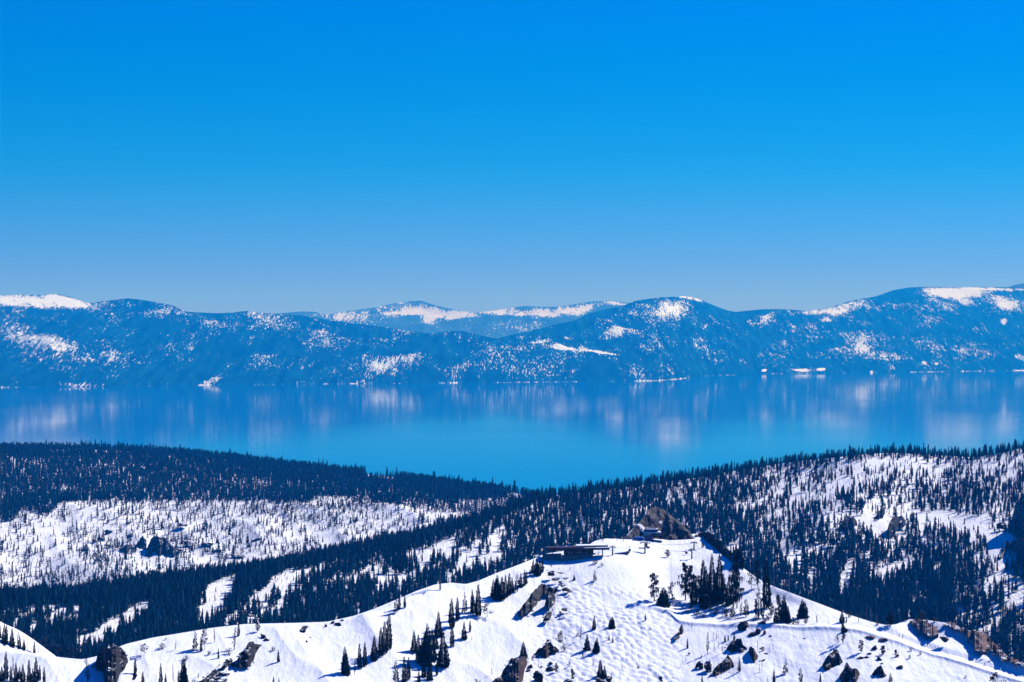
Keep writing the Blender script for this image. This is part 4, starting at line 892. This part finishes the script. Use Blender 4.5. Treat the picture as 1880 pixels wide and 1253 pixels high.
crag(KN, 'rock_outcrop', 'b', 'big dark brown rocks low in the bowl', [(1308,1234),(1314,1226),(1322,1218),(1330,1210),(1336,1204),(1342,1210),(1348,1222)], [(1308,1238),(1314,1240),(1326,1239),(1334,1234),(1342,1230),(1348,1226)], seed=9)
crag(KN, 'dark_crag', 'd', 'tall dark maroon crag on the lower right slope', [(1509,1222),(1516,1210),(1524,1200),(1530,1193),(1538,1194),(1544,1206),(1548,1216)], [(1509,1228),(1518,1236),(1528,1232),(1538,1228),(1548,1220)], seed=10)
crag(KN, 'bottom_crag', 'b', 'pointed maroon crag at the bottom edge right of the tall crag', [(1540,1244),(1548,1230),(1554,1219),(1560,1222),(1566,1230),(1574,1230),(1580,1240)], [(1540,1246),(1550,1260),(1570,1262),(1580,1244)], seed=11)
crag(KN, 'pointed_rock', 'b', 'wide pointed brown rock at the bottom right of the slope', [(1599,1240),(1606,1232),(1612,1225),(1618,1226),(1624,1236),(1628,1240)], [(1599,1242),(1606,1246),(1614,1249),(1622,1248),(1628,1242)], seed=12)
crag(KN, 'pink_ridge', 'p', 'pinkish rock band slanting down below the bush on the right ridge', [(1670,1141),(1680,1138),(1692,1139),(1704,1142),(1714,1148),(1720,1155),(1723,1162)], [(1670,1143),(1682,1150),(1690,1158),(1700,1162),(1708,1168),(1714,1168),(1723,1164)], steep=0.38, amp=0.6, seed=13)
crag(KN, 'red_crag', 'p', 'long jagged reddish crag along the right edge of the ridge', [(1732,1146),(1742,1142),(1752,1143),(1764,1148),(1772,1152),(1782,1158),(1794,1158),(1806,1162),(1816,1170),(1826,1182),(1836,1190),(1844,1198),(1856,1206),(1870,1212),(1886,1216)], [(1732,1149),(1744,1151),(1756,1158),(1768,1164),(1776,1174),(1786,1176),(1790,1192),(1798,1198),(1808,1195),(1818,1194),(1828,1202),(1838,1210),(1850,1212),(1862,1219),(1886,1223)], steep=0.38, amp=0.6, seed=14)  # sunlit brightness of this crag is put into its paler rock colour
crag(KN, 'boulder_ridge', 'g', 'chain of grey boulders down the right side of the summit', [(1276,982),(1284,981),(1290,978),(1297,976),(1304,978),(1310,984),(1317,986),(1324,992),(1330,1000),(1338,1008),(1344,1016),(1350,1026)], [(1276,984),(1286,988),(1294,994),(1304,1002),(1314,1010),(1324,1016),(1334,1026),(1344,1036),(1350,1040)], seed=15)
crag(KN, 'rock_stub', 'd', 'blunt dark rock stub standing behind the central grove', [(1343,1030),(1346,1012),(1352,1006),(1358,1008),(1363,1016),(1365,1034)], [(1343,1038),(1352,1044),(1365,1050)], seed=16)
crag(RIDGE, 'ridge_crag', 'd', 'round dark crag on the right ridge face, leftmost of three', [(1540,974),(1546,956),(1556,946),(1566,948),(1574,960)], [(1540,978),(1550,981),(1560,978),(1574,966)], seed=17)
crag(RIDGE, 'double_crag', 'd', 'double dark crag with a snow gap on the right ridge face', [(1627,982),(1632,962),(1640,952),(1648,950),(1656,948),(1663,956)], [(1627,985),(1636,988),(1642,984),(1650,972),(1658,970),(1663,962)], seed=18)
crag(RIDGE, 'right_cliff', 'd', 'huge dark cliff cut by the right frame edge', [(1850,962),(1858,950),(1866,930),(1874,915),(1884,905),(1900,900)], [(1850,968),(1862,985),(1870,992),(1884,1000),(1900,1000)], steep=0.8, amp=2.6, rag=2.2, seed=19)
crag(RIDGE, 'lower_cliff', 'd', 'dark cliff band with snow ledges under the huge right cliff', [(1818,1034),(1830,1022),(1838,1008),(1850,996),(1862,988),(1880,990),(1900,990)], [(1818,1037),(1834,1038),(1846,1022),(1858,1020),(1868,1040),(1880,1060),(1900,1070)], steep=0.8, amp=2.6, rag=2.2, seed=20)
crag(KN, 'rock_rib', 'd', 'upper piece of the dark rock rib slanting from the ledge rocks', [(396,1232),(404,1224),(414,1216),(424,1212),(428,1216)], [(396,1233),(404,1230),(414,1225),(424,1220),(428,1218)], seed=31)
crag(KN, 'rock_rib', 'd', 'lower piece of the dark slanting rock rib reaching the bottom edge', [(360,1260),(372,1247),(384,1236),(396,1230),(399,1234)], [(360,1262),(372,1261),(384,1250),(394,1240),(399,1236)], seed=32)
crag(KN, 'rock_strip', 'g', 'lowest tongue of the grey rock strip left of the moguls', [(997,1138),(1001,1128),(1008,1122),(1013,1124)], [(997,1141),(1002,1145),(1008,1138),(1013,1130)], seed=33)
crag(RIDGE, 'crag', 'd', 'dark slanting crag highest on the right ridge face', [(1605,952),(1612,938),(1622,930),(1625,936)], [(1605,955),(1614,956),(1622,948),(1625,942)], seed=34)
crag(LEFT, 'cliff', 'd', 'largest dark cliff on the left snow field', [(270,1006),(276,992),(282,986),(290,985),(300,987),(308,994),(316,1002),(336,1010)], [(270,1012),(282,1016),(294,1020),(304,1020),(316,1022),(326,1020),(336,1014)], seed=35)
crag(LEFT, 'cliff', 'd', 'narrow dark cliff at the left shoulder of the largest snow field cliff', [(250,1000),(256,994),(262,986),(269,992)], [(250,1004),(258,1010),(269,1010)], seed=36)
crag(LEFT, 'cliff', 'd', 'rounded dark cliff left of the largest snow field cliff', [(219,1008),(226,1002),(236,1001),(247,1004)], [(219,1012),(232,1018),(247,1010)], seed=37)

# the summit crag behind the lodge
cr_sky = [(1140, 990), (1150, 984), (1160, 973), (1172, 961), (1186, 945), (1190, 936), (1197, 930.5), (1206, 930), (1216, 933), (1225, 942), (1236, 949), (1250, 960), (1262, 972), (1268, 981), (1276, 990)]
CD = KN.pt(1205, 990).y
def cr_disp(x, y, u, v):
    e = sstep(0, 9, v - line(cr_sky)(u))
    return (fbm(x / 6, y / 8, 901, 4) * 3.0 + (ridged((x + y) / 14, (y - x) / 20, 902, 3) - .5) * 1.2) * (0.25 + 0.75 * e)
def cr_snow(u, v, p): return blobs(u, v, [(1176, 966, 9, 3.2, 0, 1), (1183, 972, 10, 7, 60, 1), (1194, 968, 8, 3.5, 0, .9), (1213, 958, 4, 2.5, 0, .8), (1220, 966, 2.5, 2, 0, .8), (1158, 975, 12, 1.6, -52, .9), (1188, 946, 6, 1.2, -15, .7)])
mcr, t_, b_ = mat_new('summit_rock')
nz = pos_noise(t_, 0.22, 6, 0.7); rr_ = ramp(t_, [(0.3, (0.045, 0.045, 0.05)), (0.52, (0.12, 0.108, 0.105)), (0.72, (0.22, 0.18, 0.165))], nz)
at_ = N(t_, 'ShaderNodeAttribute', attribute_name='snow'); ma_ = N(t_, 'ShaderNodeMath', operation='MULTIPLY_ADD'); ma_.inputs[1].default_value = 0.6
t_.links.new(nz, ma_.inputs[0]); t_.links.new(at_.outputs['Fac'], ma_.inputs[2])
mr_ = N(t_, 'ShaderNodeMapRange'); mr_.inputs['From Min'].default_value = 0.72; mr_.inputs['From Max'].default_value = 0.78; t_.links.new(ma_.outputs[0], mr_.inputs[0])
mx_ = N(t_, 'ShaderNodeMix', data_type='RGBA'); t_.links.new(mr_.outputs[0], mx_.inputs['Factor']); t_.links.new(rr_.outputs[0], mx_.inputs[6]); mx_.inputs[7].default_value = (0.85, 0.87, 0.93, 1)
t_.links.new(mx_.outputs[2], b_.inputs['Base Color']); b_.inputs['Roughness'].default_value = 0.95
bp_ = N(t_, 'ShaderNodeBump'); bp_.inputs['Distance'].default_value = 2.5; t_.links.new(nz, bp_.inputs['Height']); t_.links.new(bp_.outputs[0], b_.inputs['Normal'])
CRAG = Sheet('rocky_summit', cr_sky, 993, lambda u: CD - 4 + 0 * u, lambda u, v: 0.85 + 0.3 * fbm(u / 16, v / 12, 905, 2), 1140, 1276, 150, 80, mcr, cr_disp, (6, 20, 1.0, 45), None, 1.2, {'snow': cr_snow}, 'thing')
for p_ in CRAG.obj.data.polygons: p_.use_smooth = False
tag(CRAG.obj, 'grey brown rocky summit crag with a snow patch behind the lodge', 'crag', None, 'thing')

# ------------------------------------------------------------------ buildings and lifts
M_DARK = simple('dark_fascia', (0.045, 0.028, 0.055), 0.6); M_WALLC = simple('concrete_wall', (0.17, 0.21, 0.23), 0.9, var=0.1, scale=0.3)
M_GLASS = simple('dark_glass', (0.015, 0.02, 0.035), 0.25); M_STEEL = simple('grey_steel', (0.10, 0.12, 0.15), 0.5, 0.2); M_TAN = simple('tan_fascia', (0.30, 0.22, 0.19), 0.8)
M_ROOFSNOW = simple('roof_snow', (0.86, 0.88, 0.94), 0.7, var=0.03); M_BLUE = simple('blue_canvas', (0.03, 0.14, 0.50), 0.7); M_PINK = simple('pink_canvas', (0.62, 0.22, 0.30), 0.7)
M_WHITEP = simple('white_panel', (0.75, 0.75, 0.80), 0.6, var=0.05); M_ORANGE = simple('orange_plastic', (0.85, 0.20, 0.08), 0.6); M_BLACK = simple('black_cloth', (0.02, 0.022, 0.03), 0.8)
M_RED = simple('red_cloth', (0.5, 0.05, 0.05), 0.8)

def boxes_mesh(name, L, mat, bev=0.0):
    """L: (cx, cy, cz, sx, sy, sz[, rotation about y, rotation about z])"""
    bm = bmesh.new()
    for b in L:
        r_ = bmesh.ops.create_cube(bm, size=1.0)
        M = Matrix.Translation(b[:3]) @ Matrix.Rotation(b[7] if len(b) > 7 else 0, 4, 'Z') @ Matrix.Rotation(b[6] if len(b) > 6 else 0, 4, 'Y') @ Matrix.Diagonal((b[3], b[4], b[5], 1))
        bmesh.ops.transform(bm, matrix=M, verts=r_['verts'])
    if bev: bmesh.ops.bevel(bm, geom=bm.edges[:], offset=bev, segments=1, affect='EDGES')
    me = bpy.data.meshes.new(name); bm.to_mesh(me); bm.free(); me.materials.append(mat); return me
def empty(name, loc, label, cat, group=None):
    e = bpy.data.objects.new(name, None); C.objects.link(e); e.location = loc; tag(e, label, cat, group); return e
class Frame:
    """boxes given by photo columns and rows at a building's own distance"""
    def __init__(s, root, y): s.r = root; s.o = root.location.copy(); s.y = y
    def box(s, name, u0, u1, v0, v1, dy, dep, mat, ry=0.0, bev=0.05):
        k = s.y / F; cx = ((u0 + u1) / 2 - 940) * k; cz = CAMZ - ((v0 + v1) / 2 - HOR) * k
        me = boxes_mesh(name, [(0, 0, 0, abs(u1 - u0) * k, dep, abs(v1 - v0) * k)], mat, bev)
        return link(name, me, s.r, Vector((cx, s.y + dy + dep / 2, cz)) - s.o, (0, ry, 0))

# long low lift station
g = KN.pt(1060, 1026); st = empty('lift_station', g, 'long flat-roofed lift station with dark overhanging roof on grey walls', 'building')
f = Frame(st, g.y)
f.box('retaining_wall', 996, 1031, 1018.5, 1032, 2.0, 5, M_WALLC, R(-1.5)); f.box('retaining_wall', 1031.5, 1089, 1019.5, 1032, 0.5, 7, M_WALLC, R(-3.5))
f.box('hall', 1035, 1090, 1010.5, 1019.4, 2.0, 5, M_GLASS)
for k in range(9):
    uu = 1037 + k * 5.6; f.box('window_pane', uu, uu + rnd.uniform(1.5, 2.8), 1013.6, 1016.8, 1.7, 0.3, M_WHITEP if k in (1, 2, 4, 5, 7) else M_STEEL, 0, 0.01)
rf = f.box('roof', 1001, 1119, 1006.6, 1010.4, -1.5, 12, M_DARK, R(-0.8), 0.12)
f.box('fascia', 1003, 1074, 1005.2, 1006.8, -0.8, 9, M_DARK, R(-0.5)); f.box('roof_snow', 1071, 1119.5, 1005.4, 1006.8, -1.7, 10, M_ROOFSNOW, R(-1.2))
f.box('upper_roof', 1054, 1117, 1003.4, 1004.9, 1.8, 9, M_TAN, R(-1.0)); f.box('upper_roof_snow', 1058, 1114, 1002.2, 1003.5, 2.4, 9, M_ROOFSNOW, R(-1.0))
for k in range(18): f.box('roof_rib', 1060 + k * 1.9, 1060.9 + k * 1.9, 1005.0, 1006.9, -1.9, 0.35, M_DARK, 0, 0.0)
f.box('post', 1013.4, 1014.8, 1010, 1020, 3, 0.5, M_STEEL); f.box('post', 1105.6, 1107.6, 1010, 1022, 3, 0.8, M_WALLC); f.box('post', 1098.2, 1099.0, 1010.2, 1022, 2, 0.3, M_STEEL)
f.box('brace', 1100.0, 1100.7, 1013, 1020, 2, 0.3, M_STEEL, R(28), 0.0); f.box('brace', 1096.4, 1097.1, 1013, 1020, 2, 0.3, M_STEEL, R(-28), 0.0)
f.box('counter', 1088, 1094, 1017.2, 1019.8, 3, 2, M_STEEL)

g = KN.pt(1140, 1019); e = empty('conveyor_gallery', g, 'long low dark-edged conveyor gallery leading right from the station', 'conveyor')
f = Frame(e, g.y); f.box('gallery', 1127, 1154, 1014.6, 1016.6, 0, 2.6, M_WHITEP, R(-7.5), 0.2); f.box('kick_board', 1129, 1155, 1016.9, 1018.0, -0.2, 2.4, M_STEEL, R(-7.5)); f.box('portal', 1151, 1156, 1012.6, 1015.8, -0.3, 3.2, M_STEEL)

# lodge under the crag
g = KN.pt(1195, 987); y = g.y - 16; g = Vector((g.x, y, CAMZ - (987 - HOR) / F * y)); e = empty('summit_lodge', g, 'terraced summit lodge with two snow-covered roofs under the crag', 'lodge')
f = Frame(e, y)
f.box('lower_wall', 1196, 1223, 980.2, 988, 2, 8, M_GLASS); f.box('lower_roof', 1182, 1214, 977.0, 980.0, 0, 9, M_ROOFSNOW, R(1.2), 0.2); f.box('upper_wall', 1183, 1209, 974.2, 977.2, 2, 7, M_DARK)
f.box('upper_roof', 1186, 1208.5, 971.8, 974.0, 1, 8, M_ROOFSNOW, R(0.5), 0.2); f.box('top_wall', 1184, 1206, 970.8, 971.9, 3, 5, M_DARK); f.box('annex', 1183, 1192, 979.8, 987.5, 1, 6, M_WHITEP)
for k in range(5): f.box('window', 1199 + k * 4.4, 1201.4 + k * 4.4, 982, 984.6, 1.8, .3, M_STEEL, 0, 0.0)
def tent(name, label, u0, u1, v0, v1, mat, peaks):
    g = KN.pt((u0 + u1) / 2, v1 + 1); y = g.y - 18 if v1 < 989 else g.y; y = KN.pt((u0 + u1) / 2, 992).y - 4
    e = empty(name, (((u0 + u1) / 2 - 940) / F * y, y, CAMZ - (v1 - HOR) / F * y), label, 'tent'); k = y / F; W = (u1 - u0) * k; Hh = (v1 - v0) * k
    V = []; T = []
    for i in range(peaks):
        x0 = -W / 2 + i * W / peaks; x1 = x0 + W / peaks; xm = (x0 + x1) / 2; n = len(V)
        V += [(x0, 0, Hh * .5), (x1, 0, Hh * .5), (x1, 4, Hh * .5), (x0, 4, Hh * .5), (xm, 2, Hh)]
        T += [(n, n + 1, n + 4), (n + 1, n + 2, n + 4), (n + 2, n + 3, n + 4), (n + 3, n, n + 4)]
    link('canopy', mesh_np('canopy', V, T, [mat]), e)
    link('side_wall', boxes_mesh('side_wall', [(0, 2, Hh * .2, W * .98, 3.9, Hh * .62)], mat, 0.03), e)
    return e
tent('event_tent', 'low bright blue tent at the foot of the summit lodge', 1164, 1182, 984.5, 990.5, M_BLUE, 3)
tent('event_tent', 'pink and white tent between the blue tent and the lodge', 1183, 1200, 980.5, 989.5, M_PINK, 2)
g = KN.pt(1237, 986); e = empty('hut', g, 'tiny dark square hut on the snow right of the lodge', 'hut'); f = Frame(e, g.y)
f.box('hut_wall', 1235, 1239.6, 982.6, 986.6, 0, 1.8, M_GLASS); f.box('hut_roof', 1234.6, 1240, 982.0, 982.6, -.2, 2.2, M_DARK)

# lift towers, cables and cabins
tops = []
def tower(u, v, h, arm, label, double=False, col=M_STEEL):
    g = KN.pt(u, v); k = g.y / F; H = h * k; A = arm * k; e = empty('lift_tower', g, label, 'lift tower')
    V, T = tube([(0, 0, -1.0), (0, 0, H * .5), (0, 0, H)], [0.55, 0.45, 0.36], 10); link('mast', mesh_np('mast', V, T, [col], True), e)
    link('crossarm', boxes_mesh('crossarm', [(0, 0, H * .94, A, 0.5, 0.55)], col, 0.05), e)
    for sgn in (-1, 1):
        link('sheave_assembly', boxes_mesh('sheave', [(sgn * A * .46, 0, H * .90, 0.5, 3.4, 0.5)] + [(sgn * A * .46, q, H * .90 - .3, 0.3, .5, .5) for q in (-1.3, -.4, .4, 1.3)], col, 0.03), e)
    link('ladder', boxes_mesh('ladder', [(0.75, -0.2, H * .45, 0.08, 0.08, H * .85), (0.75, 0.2, H * .45, 0.08, 0.08, H * .85)] + [(0.75, 0, H * .06 + q * H * .08, 0.06, 0.4, 0.06) for q in range(10)], col), e)
    link('work_frame', boxes_mesh('work_frame', [(0, 0, H * 1.05, A * .55, 0.3, 0.3), (A * .26, 0, H, .25, .25, H * .1), (-A * .26, 0, H, .25, .25, H * .1)], col), e)
    if double:
        link('lower_platform', boxes_mesh('platform', [(-A * .28, 0, H * .45, A * .75, 2.2, 0.7), (A * .32, 0, H * .5, A * .35, 2.2, 1.2), (A * .15, 0, H * .72, 1.6, 1.8, H * .32)], col, 0.08), e)
    tops.append((g, H, A)); return e
tower(808, 1088, 46, 21, 'tall grey T-shaped lift tower standing alone on the left skyline')
tower(1124.5, 1021, 16.5, 11, 'short grey lift tower just right of the station roof')
tower(1184, 1017, 20, 18, 'wide double-armed lift tower with platform in mid summit slope', True)
tower(1270, 1027, 18, 12, 'front one of two lift towers above the central grove')
tower(1274, 1011, 13, 12, 'rear one of two lift towers above the central grove')
def cable(a, b, sag, label, group='lift cables'):
    a = Vector(a); b = Vector(b); pts = [tuple(a.lerp(b, t / 14) - Vector((0, 0, sag * 4 * (t / 14) * (1 - t / 14)))) for t in range(15)]
    V, T = tube(pts, [0.06] * 15, 4); tag(link('lift_cable', mesh_np('lift_cable', V, T, [M_STEEL], True)), label, 'cable', group)
def tp(i, sgn, f_=0.88): g, H, A = tops[i]; return g + Vector((sgn * A * .46, 0, H * f_))
for sgn, w_ in ((-1, 'left'), (1, 'right')):
    cable(tp(1, sgn), tp(2, sgn), 1.5, 'thin lift cable from the short tower to the double-armed tower, %s line' % w_)
    cable(tp(2, sgn), tp(3, sgn), 2.5, 'thin lift cable from the double-armed tower to the front tower, %s line' % w_)
    cable(tp(2, sgn, 1.0), tp(4, sgn), 1.5, 'thin lift cable from the double-armed tower to the rear tower, %s line' % w_)
    far = KN.pt(1420, 1085); far = far + Vector((sgn * 2.5, 8, 9)); cable(tp(3, sgn), far, 3, 'thin lift cable running right behind the central grove, %s line' % w_)
    cable(tp(1, sgn), st.location + Vector((18 + sgn * 2.5, 4, 6)), .6, 'thin lift cable entering the station from the short tower, %s line' % w_)
def cabin(u, v, drop, label):
    base = KN.pt(u, v + 5); y = base.y; k = y / F; loc = Vector(((u - 940) / F * y, y, CAMZ - (v + 3.2 - HOR) / F * y)); e = empty('gondola_cabin', loc, label, 'gondola cabin', 'gondola cabins')
    bm = bmesh.new(); bmesh.ops.create_uvsphere(bm, u_segments=14, v_segments=9, radius=1.0)
    for q in bm.verts: q.co = Vector((q.co.x * (0.85 + .1 * (q.co.z < 0)), q.co.y * .8, (q.co.z * 1.05) if abs(q.co.z) < .8 else math.copysign(.84 + (abs(q.co.z) - .8) * .3, q.co.z))) + Vector((0, 0, 1.1))
    me = bpy.data.meshes.new('cabin_shell'); bm.to_mesh(me); bm.free(); me.materials.append(M_STEEL); link('cabin_shell', me, e)
    link('window', boxes_mesh('window', [(0, -.76, 1.35, 1.0, .1, .7)], M_GLASS, .02), e); link('door', boxes_mesh('door', [(.86, 0, 1.1, .1, .8, 1.5)], M_GLASS, .02), e)
    link('hanger', boxes_mesh('hanger', [(0, 0, 2.0 + drop / 2, .12, .12, drop)], M_STEEL), e); link('grip', boxes_mesh('grip', [(0, 0, 2.0 + drop, .6, .3, .3)], M_STEEL), e)
cabin(1156, 1010, 1.6, 'round grey gondola cabin at the end of the conveyor gallery'); cabin(1260, 1015, 1.4, 'round grey gondola cabin hanging left of the front tower')

# skiers
def skier_mesh(pose):
    me = bpy.data.meshes.new('body'); bm = bmesh.new()
    J = {'pel': (0, 0, .92), 'ch': (.02, -.06 - .1 * pose, 1.25), 'nk': (.02, -.08 - .14 * pose, 1.46), 'hd': (.02, -.10 - .16 * pose, 1.66), 'kl': (-.14, -.14 - .12 * pose, .52), 'al': (-.16, .02, .10), 'fl': (-.16, -.16, .06),
         'kr': (.14, -.12 - .12 * pose, .52), 'ar': (.17, .06, .10), 'fr': (.17, -.12, .06), 'el': (-.30, -.08, 1.16), 'hl': (-.34, -.34, 1.05), 'er': (.32, -.10, 1.16), 'hr': (.36, -.34, 1.05)}
    rad = {'pel': .15, 'ch': .17, 'nk': .07, 'hd': .115, 'kl': .085, 'al': .065, 'fl': .06, 'kr': .085, 'ar': .065, 'fr': .06, 'el': .055, 'hl': .05, 'er': .055, 'hr': .05}
    ids = {k: bm.verts.new(v) for k, v in J.items()}
    for a, b in (('pel', 'ch'), ('ch', 'nk'), ('nk', 'hd'), ('pel', 'kl'), ('kl', 'al'), ('al', 'fl'), ('pel', 'kr'), ('kr', 'ar'), ('ar', 'fr'), ('ch', 'el'), ('el', 'hl'), ('ch', 'er'), ('er', 'hr')): bm.edges.new((ids[a], ids[b]))
    bm.verts.index_update(); ix = {k: v.index for k, v in ids.items()}; bm.to_mesh(me); bm.free()
    o = bpy.data.objects.new('tmp', me); C.objects.link(o); md = o.modifiers.new('skin', 'SKIN')
    for k, i in ix.items(): me.skin_vertices[0].data[i].radius = (rad[k], rad[k] * .85)
    me.skin_vertices[0].data[ix['pel']].use_root = True
    sb = o.modifiers.new('sub', 'SUBSURF'); sb.levels = 1; sb.render_levels = 1
    dg = bpy.context.evaluated_depsgraph_get(); m2 = bpy.data.meshes.new_from_object(o.evaluated_get(dg)); bpy.data.objects.remove(o)
    m2.materials.clear(); return m2
SK = []
for mat in (M_BLACK, M_RED):
    m_ = skier_mesh(0.6); m_.materials.append(mat); SK.append(m_)
SKI = boxes_mesh('ski', [(0, -.1, .02, .1, 1.7, .03)], M_DARK); POLE = boxes_mesh('ski_pole', [(0, 0, .55, .025, .025, 1.1)], M_STEEL); HELM = bpy.data.meshes.new('helmet')
bm = bmesh.new(); bmesh.ops.create_uvsphere(bm, u_segments=10, v_segments=7, radius=.145); bm.to_mesh(HELM); bm.free(); HELM.materials.append(M_DARK)
def skier(u, v, c, label, s_=1.0):
    g = KN.pt(u, v); e = empty('person', g, label, 'person'); e.rotation_euler = (0, 0, rnd.uniform(0, 6.28)); e.scale = (s_,) * 3
    link('body', SK[c], e)
    for q in (-.16, .16): link('ski', SKI, e, (q, 0, 0)); link('ski_pole', POLE, e, (q * 2.2, -.3, 0))
    link('helmet', HELM, e, (.02, -.20, 1.70))
skier(1047, 1041, 0, 'skier in dark clothes standing alone below the station walls', 1.15)
skier(1132, 996, 0, 'left one of three dark skiers on the slope behind the station'); skier(1140, 997, 0, 'middle one of three dark skiers behind the station'); skier(1144.5, 996.5, 0, 'right one of three dark skiers behind the station', 1.1)
skier(1198.5, 990, 0, 'skier in dark clothes in front of the lodge'); skier(1205, 989, 1, 'skier in red jacket right of the lodge front'); skier(1209, 990, 1, 'second skier in red jacket right of the lodge front')
skier(1142, 1084, 0, 'small skier at the top of the mogul slope'); skier(1172, 1087, 1, 'skier in red on the upper right of the mogul slope')
skier(1657, 1168, 0, 'right one of two people at the upper groomed track', 1.25); skier(1650.5, 1166, 0, 'left one of two people at the upper groomed track')
skier(1782, 1204, 0, 'person on the groomed track below the jagged crag', 1.2); skier(1808, 1213, 0, 'person lowest on the groomed track near the right edge', 1.1)
def marker(u, v, label):
    g = KN.pt(u, v); e = empty('marker_pole', g, label, 'marker pole'); link('pole', boxes_mesh('pole', [(0, 0, .9, .12, .12, 1.8)], M_ORANGE), e); link('flag', boxes_mesh('flag', [(.45, 0, 1.5, .8, .08, .6)], M_ORANGE), e)
marker(959, 1034, 'orange marker pole on the skyline left of the firs below the station'); marker(1011, 1032, 'orange marker pole on the snow beneath the left station wall')

# motor boat on the lake
yb = F * CAMZ / (823.5 - HOR); e = empty('boat', ((955 - 940) / F * yb, yb, 0), 'tiny dark motor boat alone in the middle of the lake', 'boat')
V = [(-5, 0, -.3), (-5, -1.5, 1.1), (-5, 1.5, 1.1), (2, 0, -.4), (2, -1.6, 1.2), (2, 1.6, 1.2), (6.2, 0, 1.6), (5.6, 0, .2)]
T = [(0, 3, 4), (0, 4, 1), (0, 2, 5), (0, 5, 3), (0, 1, 2), (3, 7, 4), (7, 6, 4), (3, 5, 7), (7, 5, 6), (1, 4, 5), (1, 5, 2), (4, 6, 5)]
link('hull', mesh_np('hull', V, T, [M_BLACK]), e); link('wheelhouse', boxes_mesh('wheelhouse', [(-.5, 0, 2.0, 3.2, 2.2, 1.7)], M_DARK, .15), e); link('windscreen', boxes_mesh('windscreen', [(1.2, 0, 2.2, .15, 2.0, .8)], M_GLASS), e)

# ------------------------------------------------------------------ haze
hm = bpy.data.materials.new('haze'); hm.use_nodes = True
ht = hm.node_tree; ht.nodes.clear()
ho = ht.nodes.new('ShaderNodeOutputMaterial'); hv = ht.nodes.new('ShaderNodeVolumePrincipled')
hv.inputs['Color'].default_value = (0.003, 0.295, 1.0, 1)
hv.inputs['Absorption Color'].default_value = (1, 1, 1, 1)
hv.inputs['Density'].default_value = 3.7e-5
hv.inputs['Anisotropy'].default_value = 0.0
ht.links.new(hv.outputs[0], ho.inputs['Volume'])
x, y0, y1, z0, z1 = 16000, -600, 57500, -1.5, 1400
hz = mesh_np('haze', [(-x, y0, z0), (x, y0, z0), (x, y1, z0), (-x, y1, z0), (-x, y0, z1), (x, y0, z1), (x, y1, z1), (-x, y1, z1)],
             [(0, 3, 2, 1), (4, 5, 6, 7), (0, 1, 5, 4), (1, 2, 6, 5), (2, 3, 7, 6), (3, 0, 4, 7)], [hm])
link('haze', hz)['kind'] = 'stuff'
